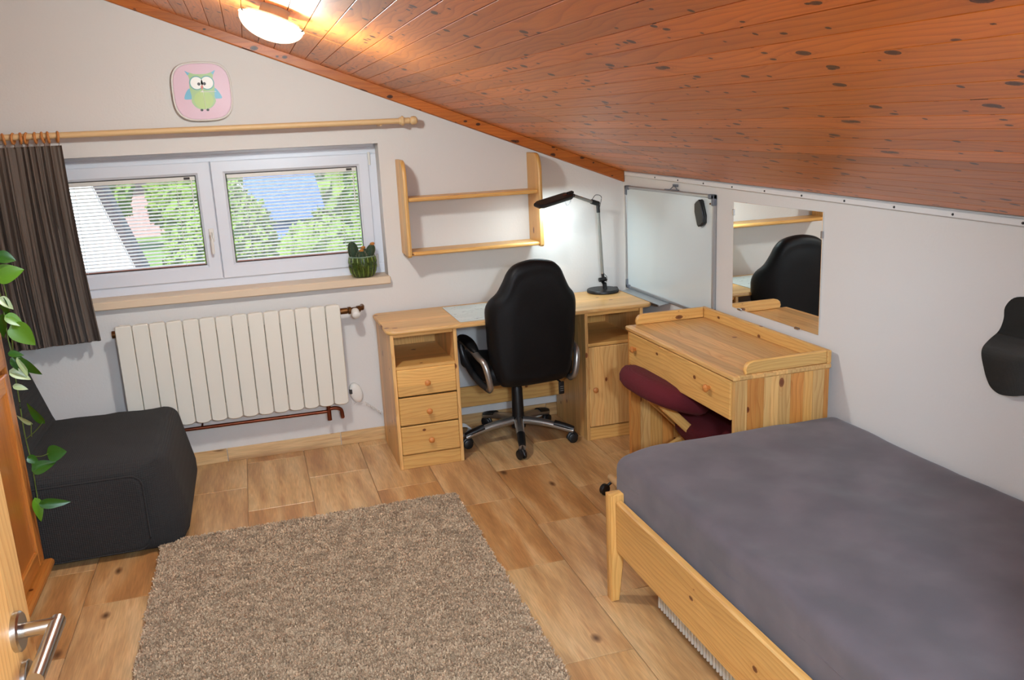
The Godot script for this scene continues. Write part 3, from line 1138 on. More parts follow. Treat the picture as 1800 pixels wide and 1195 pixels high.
func tree(x: float, z: float, y: float, r: float, label: String, sd: int):
	var t := thing("garden_tree", label, "tree", Vector3(x, -5.5, z), "trees in the garden")
	var b := B.new()
	var hgt := y + 5.5
	b.tube([Vector3(0, 0, 0), Vector3(0.05, hgt * 0.5, 0), Vector3(0, hgt, 0)], 0.14, 8, [0.18, 0.14, 0.08])
	add("trunk", b, M.bark, t)
	b = B.new()
	var n := noise(sd, 0.9, 4)
	var sg := 22
	var vs := []
	for i in sg + 1:
		var row := []
		for j in sg * 2:
			var th := PI * i / sg
			var ph := TAU * j / (sg * 2)
			var d := Vector3(sin(th) * cos(ph), cos(th), sin(th) * sin(ph))
			var q := d * r
			row.append(Vector3(0, hgt, 0) + d * r * (1.0 + 0.38 * n.get_noise_3dv(q + Vector3(x, y, z)) + 0.16 * n.get_noise_3dv(q * 3.0)))
		vs.append(row)
	b.flat()
	for i in sg:
		for j in sg * 2:
			var j2 := (j + 1) % (sg * 2)
			var c: Vector3 = (vs[i][j] + vs[i + 1][j2]) / 2 - Vector3(0, hgt, 0)
			b.quad(vs[i][j], vs[i][j2], vs[i + 1][j2], vs[i + 1][j], c)
	add("crown", b, M.foliage, t)
	# leaf clusters standing off the crown
	var lb := B.new()
	for i in 3:
		var a := TAU * i / 3
		var d := Vector3(cos(a), 0.35, sin(a))
		var s := Vector3(-sin(a), 0, cos(a)) * 0.3
		lb.quad(Vector3.ZERO, d * 0.5 + s, d, d * 0.5 - s, Vector3.UP)
	var mm := MultiMesh.new()
	mm.transform_format = MultiMesh.TRANSFORM_3D
	mm.mesh = lb.mesh()
	mm.instance_count = 900
	var rg := RandomNumberGenerator.new()
	rg.seed = sd
	for i in 900:
		var row: Array = vs[rg.randi_range(1, sg - 1)]
		var p: Vector3 = row[rg.randi() % row.size()]
		var bs := Basis.from_euler(Vector3(rg.randf() * TAU, rg.randf() * TAU, rg.randf() * TAU)).scaled(Vector3.ONE * rg.randf_range(0.12, 0.3))
		mm.set_instance_transform(i, Transform3D(bs, p))
	var mi := MultiMeshInstance3D.new()
	mi.name = "leaves"
	mi.multimesh = mm
	mi.material_override = M.foliage
	mi.set_meta("kind", "stuff")
	t.add_child(mi, true)

func rug():
	var x0 := -2.662
	var x1 := -1.335
	var z0 := 0.965
	var z1 := 2.9
	var r := thing("rug", "beige brown shaggy rectangular rug on the tiled floor", "rug")
	var b := B.new()
	b.box(Vector3((x0 + x1) / 2, 0.005, (z0 + z1) / 2), Vector3(x1 - x0 - 0.02, 0.01, z1 - z0 - 0.02), 0.003)
	add("backing", b, M.rug_back, r)
	# one tuft: four bent blades of yarn
	b = B.new()
	b.flat()
	for i in 4:
		var a := TAU * i / 4 + 0.4
		var d := Vector3(cos(a), 0, sin(a))
		var s := Vector3(-sin(a), 0, cos(a)) * 0.0028
		var p0 := d * 0.001
		var p1 := d * 0.004 + Vector3(0, 0.011, 0)
		var p2 := d * 0.0085 + Vector3(0, 0.018, 0)
		b.quad(p0 - s, p0 + s, p1 + s, p1 - s, d)
		b.quad(p1 - s, p1 + s, p2 + s * 0.7, p2 - s * 0.7, d + Vector3.UP)
	var mm := MultiMesh.new()
	mm.transform_format = MultiMesh.TRANSFORM_3D
	mm.use_colors = true
	mm.mesh = b.mesh()
	var n := 120000
	mm.instance_count = n
	var rg := RandomNumberGenerator.new()
	rg.seed = 5
	var lo := noise(15, 9.0, 3)
	var wx := x1 - x0
	var wz := z1 - z0
	for i in n:
		var x := x0 + 0.006 + rg.randf() * (wx - 0.012)
		var z := z0 + 0.006 + rg.randf() * (wz - 0.012)
		# tufts lean in drifting directions, which gives the cloudy nap
		var la := lo.get_noise_2d(x, z)
		var lb := lo.get_noise_2d(x + 30.0, z)
		var sc := rg.randf_range(0.85, 1.25)
		var bs := (Basis(Vector3(1, 0, 0), la * 0.9 + rg.randf_range(-0.35, 0.35)) * Basis(Vector3(0, 0, 1), lb * 0.9 + rg.randf_range(-0.35, 0.35)) * Basis(Vector3.UP, rg.randf() * TAU)).scaled(Vector3.ONE * sc)
		mm.set_instance_transform(i, Transform3D(bs, Vector3(x, 0.008, z)))
		var t := rg.randf()
		var c := Color(0.36, 0.24, 0.145).lerp(Color(0.72, 0.53, 0.345), t)
		mm.set_instance_color(i, c)
	var mi := MultiMeshInstance3D.new()
	mi.name = "pile"
	mi.multimesh = mm
	mi.material_override = M.rug_pile
	mi.set_meta("kind", "stuff")
	r.add_child(mi, true)

func bed():
	var x0 := -1.02
	var x1 := -0.02
	var z0 := 2.06
	var z1 := 4.06
	var t := thing("bed", "low pine bed frame with tapered legs along the right wall", "bed")
	for q in [[x0, z0, 1, 1], [x1 - 0.055, z0, -1, 1], [x0, z1 - 0.055, 1, -1], [x1 - 0.055, z1 - 0.055, -1, -1]]:
		# leg tapering on its inner side below the rail
		var s: float = q[2]
		var p := PackedVector2Array([Vector2(0, 0), Vector2(0.03, 0), Vector2(0.055, 0.21), Vector2(0.055, 0.418), Vector2(0, 0.418)])
		if s < 0:
			p = PackedVector2Array([Vector2(0.055, 0), Vector2(0.025, 0), Vector2(0, 0.21), Vector2(0, 0.418), Vector2(0.055, 0.418)])
		var b := wb()
		b.prism(p, 0.0, 0.045, 0.003, Transform3D(Basis.IDENTITY, Vector3(q[0], 0, q[1] + (0.0 if q[3] > 0 else 0.01))), 1)
		add("leg", b, M.pine, t)
	var b := one(Vector3(x0 + 0.033, 0.297, (z0 + z1) / 2), Vector3(0.027, 0.2, z1 - z0 - 0.09), 0.006, 2)
	add("side_rail", b, M.pine, t)
	b = one(Vector3(x1 - 0.03, 0.297, (z0 + z1) / 2), Vector3(0.027, 0.2, z1 - z0 - 0.09), 0.006, 2)
	add("side_rail", b, M.pine, t)
	for z in [z0 + 0.022, z1 - 0.022]:
		b = one(Vector3((x0 + x1) / 2, 0.297, z), Vector3(x1 - x0 - 0.11, 0.18, 0.027), 0.005, 0)
		add("end_rail", b, M.pine, t)
	for i in 14:
		b = one(Vector3((x0 + x1) / 2, 0.278, z0 + 0.12 + i * 0.135), Vector3(x1 - x0 - 0.09, 0.018, 0.07), 0.002, 0)
		add("slat", b, M.pine, t)
	# mattress under a fitted sheet
	var m := thing("mattress", "mattress in a soft grey fitted sheet on the pine bed", "mattress")
	b = B.new()
	var n := noise(33, 1.6, 3)
	var n2 := noise(34, 5.0, 3)
	var bend := func(p: Vector3) -> Vector3:
		if p.y > 0.46:
			p.y += 0.014 * n.get_noise_2d(p.x, p.z) + 0.004 * n2.get_noise_2d(p.x, p.z)
			# the far edge bulges a little, the far left corner droops
			var d := Vector2(p.x + 0.97, p.z - 2.03).length()
			p.y -= 0.03 * exp(-d * d / 0.006)
		else:
			p.x += 0.006 * n2.get_noise_2d(p.z * 2.0, p.y)
		return p
	b.rbox(Vector3(-0.488, 0.423, 3.04), Vector3(0.955, 0.262, 2.06), 0.04, 36, Transform3D.IDENTITY, bend)
	add("fitted_sheet", b, M.sheet, m)
	# ribbed storage box under the bed
	var s := thing("underbed_box", "off-white ribbed plastic storage box under the bed", "storage box")
	b = B.new()
	b.box(Vector3(-0.582, 0.085, 2.66), Vector3(0.6, 0.15, 0.9), 0.006)
	add("body", b, M.ribbed_plastic, s)
	for i in 44:
		b = B.new()
		b.box(Vector3(-0.885, 0.075, 2.22 + i * 0.02), Vector3(0.012, 0.13, 0.011), 0.004)
		add("rib", b, M.ribbed_plastic, s)
	b = B.new()
	b.box(Vector3(-0.582, 0.166, 2.66), Vector3(0.63, 0.014, 0.93), 0.005)
	add("lid", b, M.ribbed_plastic, s)

func wardrobe():
	var t := thing("pine_cabinet", "orange pine cabinet with framed door between armchair and room door", "cabinet")
	var xf := -3.10
	var z0 := 1.045
	var z1 := 2.05
	var h := 1.17
	var b := one(Vector3((xf - 0.02 + XL + 0.01) / 2, 0.58, (z0 + z1) / 2), Vector3(xf - 0.02 - XL - 0.01, 1.1, z1 - z0), 0.003, 1)
	add("body", b, M.cabinet_pine, t)
	b = one(Vector3((xf + 0.03 + XL + 0.01) / 2, h - 0.018, (z0 + z1) / 2), Vector3(xf + 0.03 - XL - 0.01, 0.03, z1 - z0 + 0.04), 0.008, 2)
	add("top", b, M.cabinet_pine, t)
	# corner stile between end and doors
	b = one(Vector3(xf - 0.01, 0.6, z0 + 0.012), Vector3(0.022, 1.08, 0.024), 0.004, 1)
	add("stile", b, M.cabinet_pine, t)
	var zz := [[z0 + 0.026, (z0 + z1) / 2 - 0.002], [(z0 + z1) / 2 + 0.002, z1 - 0.004]]
	for q in zz:
		var a: float = q[0]
		var e: float = q[1]
		var d := Node3D.new()
		d.name = "door"
		t.add_child(d, true)
		var fw := 0.055
		for s in [a + fw / 2, e - fw / 2]:
			b = one(Vector3(xf - 0.008, 0.472, s), Vector3(0.022, 0.8, fw), 0.004, 1)
			add("stile", b, M.cabinet_pine, d)
		for y in [0.072 + 0.035, 0.872 - 0.0325]:
			b = one(Vector3(xf - 0.008, y, (a + e) / 2), Vector3(0.0215, 0.066, e - a - 2 * fw), 0.004, 2)
			add("rail", b, M.cabinet_pine, d)
		b = one(Vector3(xf - 0.016, 0.472, (a + e) / 2), Vector3(0.012, 0.70, e - a - 2 * fw + 0.01), 0.004, 1)
		add("panel", b, M.cabinet_pine, d)
		b = wb()
		b.lathe([Vector2(0.0001, 0.03), Vector2(0.012, 0.028), Vector2(0.016, 0.02), Vector2(0.009, 0.008), Vector2(0.009, 0.0)], 14, Transform3D(Basis(Vector3.BACK, -PI / 2), Vector3(xf + 0.003, 0.62, e - 0.03 if q == zz[0] else a + 0.03)))
		add("knob", b, M.cabinet_pine, d)
		var dr := add("drawer", one(Vector3(xf - 0.008, 1.01, (a + e) / 2), Vector3(0.022, 0.23, e - a), 0.006, 2), M.cabinet_pine, t)
		b = wb()
		b.lathe([Vector2(0.0001, 0.03), Vector2(0.012, 0.028), Vector2(0.016, 0.02), Vector2(0.009, 0.008), Vector2(0.009, 0.0)], 14, Transform3D(Basis(Vector3.BACK, -PI / 2), Vector3(xf + 0.003, 1.01, (a + e) / 2)))
		add("knob", b, M.cabinet_pine, dr)
	# base moulding and feet
	b = one(Vector3(xf - 0.02, 0.05, (z0 + z1) / 2), Vector3(0.11, 0.032, z1 - z0 + 0.02), 0.009, 2)
	add("plinth", b, M.cabinet_pine, t)
	for z in [z0 + 0.05, z1 - 0.05]:
		for x in [xf - 0.02, XL + 0.06]:
			b = wb()
			b.lathe([Vector2(0.0001, 0.0), Vector2(0.02, 0.0), Vector2(0.027, 0.02), Vector2(0.024, 0.036), Vector2(0.0001, 0.036)], 16, Transform3D(Basis.IDENTITY, Vector3(x, 0, z)))
			add("foot", b, M.cabinet_pine, t)

func armchair():
	var t := thing("slipper_chair", "low armless lounge chair in dark charcoal fabric slipcover before the radiator", "armchair")
	var n := noise(44, 2.5, 3)
	var b := B.new()
	var sag := func(p: Vector3) -> Vector3:
		# the front is drawn back towards the top; the near front corner is broadly rounded in plan
		var k := clampf((p.y - 0.12) / 0.3, 0.0, 1.0)
		var cx := -2.539 - 0.15
		var cz := 1.025 - 0.15
		var d := Vector2(p.x - cx, p.z - cz)
		if d.x > 0 and d.y > 0 and d.length() > 0.15:
			d = d.normalized() * 0.15
			p.x = cx + d.x
			p.z = cz + d.y
		p.x -= 0.06 * k * clampf((p.x + 2.9) / 0.3, 0.0, 1.0)
		p.y += 0.006 * n.get_noise_2d(p.x * 2.0, p.z * 2.0) if p.y > 0.3 else 0.0
		p.z += 0.004 * n.get_noise_2d(p.x * 2.0, p.y * 2.0)
		return p
	b.rbox(Vector3(-2.932, 0.21, 0.595), Vector3(0.786, 0.415, 0.86), 0.06, 10, Transform3D.IDENTITY, sag)
	add("seat", b, M.charcoal_cover, t)
	# flat side panels stitched into the cover
	var po := round_rect(-3.30, 0.03, -2.69, 0.365, 0.05)
	b = B.new()
	b.puff(po, [[0.0, 0.006], [0.93, 0.006], [0.985, 0.004], [1.0, -0.004]], Transform3D(Basis.IDENTITY, Vector3(0, 0, 1.027)))
	add("side_panel", b, M.charcoal_cover, t)
	var seam := []
	for p in po:
		seam.append(Vector3(p.x, p.y, 1.0295))
	seam.append(seam[0])
	b = B.new()
	b.tube(seam, 0.004, 6)
	add("piping", b, M.charcoal_cover, t)
	# reclined back
	b = B.new()
	var prof := PackedVector2Array([Vector2(-3.13, 0.30), Vector2(-3.165, 0.43), Vector2(-3.2, 0.55), Vector2(-3.25, 0.72), Vector2(-3.285, 0.82), Vector2(-3.315, 0.868), Vector2(-3.36, 0.885), Vector2(-3.41, 0.87), Vector2(-3.43, 0.83), Vector2(-3.42, 0.72), Vector2(-3.375, 0.5), Vector2(-3.33, 0.2), Vector2(-3.3, 0.03), Vector2(-3.2, 0.03)])
	b.puff(spline2(prof, 4), [[0.0, 0.18], [0.8, 0.178], [0.95, 0.19], [1.0, 0.225], [1.0, 0.97], [0.95, 1.005], [0.8, 1.017], [0.0, 1.015]])
	add("backrest", b, M.charcoal_cover, t)

func radiator():
	var x0 := -2.842
	var y0 := 0.276
	var y1 := 0.833
	var t := thing("radiator", "cream sectional aluminium radiator under the window", "radiator")
	for i in 14:
		var b := B.new()
		var xa := x0 + 0.08 * i
		# flat front plate with rounded foot
		var p := PackedVector2Array([Vector2(xa + 0.0012, y0 + 0.012), Vector2(xa + 0.014, y0 + 0.003), Vector2(xa + 0.03, y0), Vector2(xa + 0.05, y0), Vector2(xa + 0.066, y0 + 0.003), Vector2(xa + 0.0788, y0 + 0.012), Vector2(xa + 0.0788, y1 - 0.012), Vector2(xa + 0.0765, y1 - 0.003), Vector2(xa + 0.0725, y1), Vector2(xa + 0.0075, y1), Vector2(xa + 0.0035, y1 - 0.003), Vector2(xa + 0.0012, y1 - 0.012)])
		b.prism(p, 0.112, 0.13, 0.004)
		# body and rear fin
		b.box(Vector3(xa + 0.04, (y0 + y1) / 2 + 0.004, 0.083), Vector3(0.062, y1 - y0 - 0.02, 0.06), 0.006)
		b.box(Vector3(xa + 0.04, (y0 + y1) / 2, 0.056), Vector3(0.074, y1 - y0 - 0.06, 0.01), 0.003)
		add("section", b, M.cream, t)
	var b := B.new()
	b.box(Vector3(x0 + 0.56, (y0 + y1) / 2, 0.066), Vector3(1.1, 0.4, 0.01), 0.001)
	add("rear_plate", b, M.radiator_dark, t)
	b = B.new()
	b.tube([Vector3(x0 + 0.01, y1 - 0.045, 0.085), Vector3(x0 - 0.02, y1 - 0.045, 0.085)], 0.019, 12)
	add("end_plug", b, M.brass, t)
	# supply valve at the right
	b = B.new()
	b.tube([Vector3(x0 + 1.118, y1 - 0.045, 0.085), Vector3(x0 + 1.16, y1 - 0.045, 0.085)], 0.017, 12)
	b.tube([Vector3(x0 + 1.155, y1 - 0.045, 0.085), Vector3(x0 + 1.245, y1 - 0.043, 0.06), Vector3(x0 + 1.25, y1 - 0.043, 0.005)], 0.013, 12)
	b.tube([Vector3(x0 + 1.165, y1 - 0.045, 0.082), Vector3(x0 + 1.18, y1 - 0.045, 0.08)], 0.021, 6)
	b.tube([Vector3(x0 + 1.215, y1 - 0.044, 0.072), Vector3(x0 + 1.23, y1 - 0.044, 0.068)], 0.019, 6)
	var v := add("valve", b, M.brass, t)
	b = B.new()
	b.lathe([Vector2(0.0001, 0.0), Vector2(0.014, 0.0), Vector2(0.021, 0.008), Vector2(0.0235, 0.03), Vector2(0.021, 0.052), Vector2(0.012, 0.06), Vector2(0.0001, 0.061)], 18, Transform3D(Basis(Vector3.RIGHT, PI / 2 + 0.35), Vector3(x0 + 1.2, y1 - 0.046, 0.092)))
	add("valve_knob", b, M.white_plastic, v)
	# copper return pipe along the wall
	var c := thing("heating_pipe", "brown copper heating pipe running under the cream radiator", "pipe")
	b = B.new()
	b.tube([Vector3(-3.55, 0.238, 0.075), Vector3(-2.6, 0.235, 0.075), Vector3(-1.832, 0.232, 0.075)], 0.0095, 12)
	add("straight_pipe", b, M.copper, c)
	b = B.new()
	b.tube([Vector3(-1.832, 0.262, 0.075), Vector3(-1.832, 0.18, 0.075)], 0.012, 12)
	b.tube(spline([Vector3(-1.832, 0.245, 0.075), Vector3(-1.795, 0.246, 0.075), Vector3(-1.766, 0.232, 0.075), Vector3(-1.76, 0.19, 0.075)], 5), 0.0105, 12)
	add("bend", b, M.copper, c)
	b = B.new()
	b.tube([Vector3(-1.76, 0.19, 0.078), Vector3(-1.76, 0.19, 0.004)], 0.0105, 12)
	add("wall_stub", b, M.copper, c)
	for q in [[-1.832, 0.205, 0.008], [-2.5, 0.235, 0.006]]:
		b = B.new()
		b.tube([Vector3(q[0], q[1], 0.004), Vector3(q[0], q[1], 0.075)], q[2], 10)
		add("bracket", b, M.copper, c)

func knob_mesh(m: Material, called: String, parent: Node3D, at: Vector3, dir: Vector3, s := 1.0):
	var b := wb()
	b.lathe([Vector2(0.0001, 0.027 * s), Vector2(0.009 * s, 0.026 * s), Vector2(0.0155 * s, 0.0205 * s), Vector2(0.0155 * s, 0.016 * s), Vector2(0.009 * s, 0.008 * s), Vector2(0.008 * s, 0.0), Vector2(0.0001, 0.0)], 18, Transform3D(rot_to(dir), at))
	add(called, b, m, parent)

func desk():
	var t := thing("desk", "pine writing desk with drawers and cupboard under the wall shelf", "desk")
	var zf := 0.527
	var zb := 0.03
	# worktop with rounded corners
	var b := wb()
	b.prism(round_rect(-1.545, 0.028, -0.072, 0.541, 0.045, 5), 0.7255, 0.7465, 0.005, Transform3D(Basis(Vector3(1, 0, 0), Vector3(0, 0, 1), Vector3(0, 1, 0)), Vector3.ZERO), 0)
	add("worktop", b, M.glued_pine, t)
	# pedestals
	for q in [[-1.527, -1.182], [-0.475, -0.131]]:
		var a: float = q[0]
		var e: float = q[1]
		for x in [a + 0.009, e - 0.009]:
			b = one(Vector3(x, 0.3625, (zf + zb) / 2), Vector3(0.018, 0.725, zf - zb), 0.0018, 1)
			add("side_panel", b, M.glued_pine, t)
		b = one(Vector3((a + e) / 2, 0.37, zb + 0.006), Vector3(e - a - 0.036, 0.69, 0.008), 0.001, 1)
		add("back_panel", b, M.pine, t)
		b = one(Vector3((a + e) / 2, 0.546, (zf + zb) / 2), Vector3(e - a - 0.036, 0.018, zf - zb - 0.004), 0.0018, 0)
		add("shelf", b, M.pine, t)
		b = one(Vector3((a + e) / 2, 0.037, zf - 0.012), Vector3(e - a - 0.036, 0.074, 0.018), 0.0018, 0)
		add("plinth", b, M.pine, t)
		b = one(Vector3((a + e) / 2, 0.715, (zf + zb) / 2), Vector3(e - a - 0.036, 0.018, zf - zb - 0.03), 0.001, 0)
		add("top_board", b, M.pine, t)
	# three drawers on the left
	var xm := (-1.527 - 1.182) / 2
	for d in [[0.537, 0.397], [0.388, 0.240], [0.233, 0.080]]:
		var y: float = (d[0] + d[1]) / 2
		b = one(Vector3(xm, y, zf - 0.004), Vector3(0.307, d[0] - d[1], 0.018), 0.004, 0)
		var dr := add("drawer", b, M.pine, t)
		knob_mesh(M.ring_wood, "knob", dr, Vector3(xm, y - 0.006, zf + 0.005), Vector3.BACK)
		b = one(Vector3(xm, y - 0.01, 0.29), Vector3(0.29, d[0] - d[1] - 0.04, 0.42), 0.001, 2)
		add("drawer_box", b, M.pine, dr)
	# cupboard door on the right, grain upright
	xm = (-0.475 - 0.131) / 2
	b = one(Vector3(xm, 0.307, zf - 0.004), Vector3(0.307, 0.455, 0.018), 0.004, 1)
	var dd := add("door", b, M.glued_pine, t)
	knob_mesh(M.ring_wood, "knob", dd, Vector3(-0.428, 0.296, zf + 0.005), Vector3.BACK)
	# stretcher boards across the knee hole
	b = one(Vector3(-0.829, 0.215, 0.1), Vector3(0.707, 0.12, 0.018), 0.002, 0)
	add("stretcher", b, M.pine, t)
	b = one(Vector3(-0.829, 0.69, 0.06), Vector3(0.707, 0.07, 0.018), 0.002, 0)
	add("stretcher", b, M.pine, t)
	# clear pad with a sheet under it
	var m := thing("desk_pad", "pale translucent desk pad on the desk left of the office chair", "desk pad")
	b = B.new()
	b.prism(round_rect(-1.155, 0.075, -0.60, 0.50, 0.012, 3), 0.7472, 0.7492, 0.0006, Transform3D(Basis(Vector3(1, 0, 0), Vector3(0, 0, 1), Vector3(0, 1, 0)), Vector3.ZERO), 0)
	add("sheet", b, M.desk_film, m)

func office_chair():
	var t := thing("office_chair", "black leather swivel office chair with silver armrests pushed under the desk", "chair", Vector3(-0.815, 0, 0.335))
	t.rotation.y = 0.09
	# five-star base
	for i in 5:
		var a := deg_to_rad(104.0 + 72.0 * i) + 0.09
		var d := Vector3(cos(a), 0, sin(a))
		var b := B.new()
		var path := []
		var rr := []
		for k in 9:
			var s := k / 8.0
			path.append(d * (0.03 + 0.285 * s) + Vector3(0, 0.118 - 0.012 * s - 0.04 * s * s, 0))
			rr.append(0.024 - 0.007 * s)
		b.tube(path, 0.02, 12, rr, 1.15)
		var leg := add("base_leg", b, M.silver, t)
		b = B.new()
		path = []
		for k in 5:
			var s := 0.62 + 0.38 * k / 4.0
			path.append(d * (0.03 + 0.285 * s) + Vector3(0, 0.128 - 0.012 * s - 0.04 * s * s, 0))
		b.tube(path, 0.019, 12, [0.0185, 0.018, 0.0175, 0.0165, 0.014], 1.25)
		add("foot_pad", b, M.black_plastic, leg)
		# twin-wheel caster
		b = B.new()
		var wp := d * 0.318 + Vector3(0, 0.027, 0)
		var sd := Vector3(-d.z, 0, d.x)
		if i % 2 == 0:
			sd = (sd + d * 0.6).normalized()
		var fw := sd.cross(Vector3.UP)
		wp += fw * 0.012
		for s in [-1.0, 1.0]:
			b.lathe([Vector2(0.0001, -0.008), Vector2(0.022, -0.008), Vector2(0.0265, -0.005), Vector2(0.0265, 0.005), Vector2(0.022, 0.008), Vector2(0.0001, 0.008)], 18, Transform3D(rot_to(sd), wp + sd * 0.013 * s))
		b.tube([d * 0.314 + Vector3(0, 0.085, 0), d * 0.314 + Vector3(0, 0.045, 0)], 0.006, 8)
		var hood := []
		for k in 7:
			var an := PI * k / 6.0
			hood.append(wp + fw * cos(an) * 0.022 + Vector3(0, sin(an) * 0.024, 0))
		b.tube(hood, 0.009, 8, [], 1.6, sd)
		add("caster", b, M.black_plastic, t)
	var b := B.new()
	b.lathe([Vector2(0.0001, 0.075), Vector2(0.04, 0.075), Vector2(0.042, 0.13), Vector2(0.034, 0.138), Vector2(0.031, 0.30), Vector2(0.027, 0.315), Vector2(0.0001, 0.315)], 22)
	add("hub", b, M.black_plastic, t)
	b = B.new()
	b.lathe([Vector2(0.0001, 0.31), Vector2(0.021, 0.31), Vector2(0.021, 0.385), Vector2(0.0001, 0.385)], 20)
	add("gas_lift", b, M.black_plastic, t)
	b = B.new()
	b.box(Vector3(0, 0.385, 0.02), Vector3(0.2, 0.035, 0.28), 0.01)
	add("tilt_plate", b, M.black_plastic, t)
	# seat
	b = B.new()
	var dish := func(p: Vector3) -> Vector3:
		if p.y > 0.44:
			p.y += 0.03 * clampf(absf(p.x) / 0.25, 0.0, 1.0) ** 2 - 0.008
		return p
	b.rbox(Vector3(0, 0.445, -0.01), Vector3(0.5, 0.095, 0.5), 0.045, 10, Transform3D.IDENTITY, dish)
	add("seat", b, M.black_leather, t)
	# winged back: outline in the plane of the back, x relative, y from the floor
	var o := PackedVector2Array()
	var right := [Vector2(0.03, 1.062), Vector2(0.10, 1.045), Vector2(0.140, 1.01), Vector2(0.165, 0.96), Vector2(0.195, 0.905), Vector2(0.232, 0.865), Vector2(0.250, 0.82), Vector2(0.250, 0.76), Vector2(0.246, 0.70), Vector2(0.243, 0.62), Vector2(0.232, 0.54), Vector2(0.212, 0.455), Vector2(0.19, 0.415), Vector2(0.14, 0.395)]
	for p in right:
		o.append(Vector2(p.x, p.y))
	for k in range(right.size() - 1, -1, -1):
		o.append(Vector2(-right[k].x, right[k].y))
	o.reverse()
	o = spline2(o, 3)
	var lean := func(v: Vector3) -> Vector3:
		var s := (v.y - 0.40) / 0.66
		# reclined, the wings curl forward
		v.z += 0.255 + 0.085 * s - 0.03 * s * s - 0.05 * clampf((absf(v.x) - 0.12) / 0.13, 0.0, 1.2) ** 2
		return v
	b = B.new()
	b.puff(o, [[0.0, 0.046], [0.5, 0.046], [0.74, 0.047], [0.80, 0.043], [0.84, 0.046], [0.93, 0.04], [0.985, 0.022], [1.0, 0.0], [0.985, -0.028], [0.93, -0.05], [0.84, -0.058], [0.72, -0.045], [0.5, -0.04], [0.0, -0.04]], Transform3D.IDENTITY, lean)
	add("backrest", b, M.black_leather, t)
	# armrests: closed loops, padded on top
	for s in [-1.0, 1.0]:
		b = B.new()
		var pts := [Vector3(0.285, 0.60, -0.06), Vector3(0.287, 0.585, 0.10), Vector3(0.284, 0.56, 0.20), Vector3(0.275, 0.54, 0.25), Vector3(0.263, 0.48, 0.268), Vector3(0.252, 0.415, 0.262), Vector3(0.245, 0.388, 0.22)]
		var mp := []
		for p in pts:
			mp.append(Vector3((p.x - (0.02 if s > 0 else 0.0)) * s, p.y, p.z))
		b.tube(spline(mp, 5), 0.017, 12, [], 1.0)
		var arm := add("armrest", b, M.silver, t)
		b = B.new()
		mp = []
		for p in [Vector3(0.245, 0.388, 0.23), Vector3(0.25, 0.395, 0.12), Vector3(0.262, 0.435, 0.0), Vector3(0.277, 0.505, -0.07), Vector3(0.285, 0.588, -0.085), Vector3(0.286, 0.605, -0.05)]:
			mp.append(Vector3((p.x - (0.02 if s > 0 else 0.0)) * s, p.y, p.z))
		b.tube(spline(mp, 5), 0.017, 12)
		add("lower_bar", b, M.dark_metal, arm)
		b = B.new()
		mp = []
		for p in [Vector3(0.285, 0.617, -0.09), Vector3(0.287, 0.624, -0.03), Vector3(0.288, 0.62, 0.05), Vector3(0.287, 0.602, 0.12), Vector3(0.285, 0.584, 0.165)]:
			mp.append(Vector3((p.x - (0.02 if s > 0 else 0.0)) * s, p.y, p.z))
		var sp := spline(mp, 4)
		var rr := []
		for k in sp.size():
			rr.append(0.02 * sqrt(sin(PI * (0.06 + 0.88 * k / (sp.size() - 1)))))
		b.tube(sp, 0.02, 14, rr, 1.5)
		add("arm_pad", b, M.black_leather, arm)
	# height lever at the right
	b = B.new()
	b.tube([Vector3(0.08, 0.395, 0.06), Vector3(0.14, 0.392, 0.2), Vector3(0.145, 0.385, 0.26)], 0.005, 8)
	b.rbox(Vector3(0.148, 0.352, 0.27), Vector3(0.032, 0.07, 0.012), 0.006, 4)
	var lv := add("lever", b, M.black_plastic, t)
	for k in 3:
		b = B.new()
		b.box(Vector3(0.148, 0.338 + k * 0.011, 0.277), Vector3(0.018, 0.003, 0.002), 0.0006)
		add("grip_line", b, M.lamp_grey, lv)

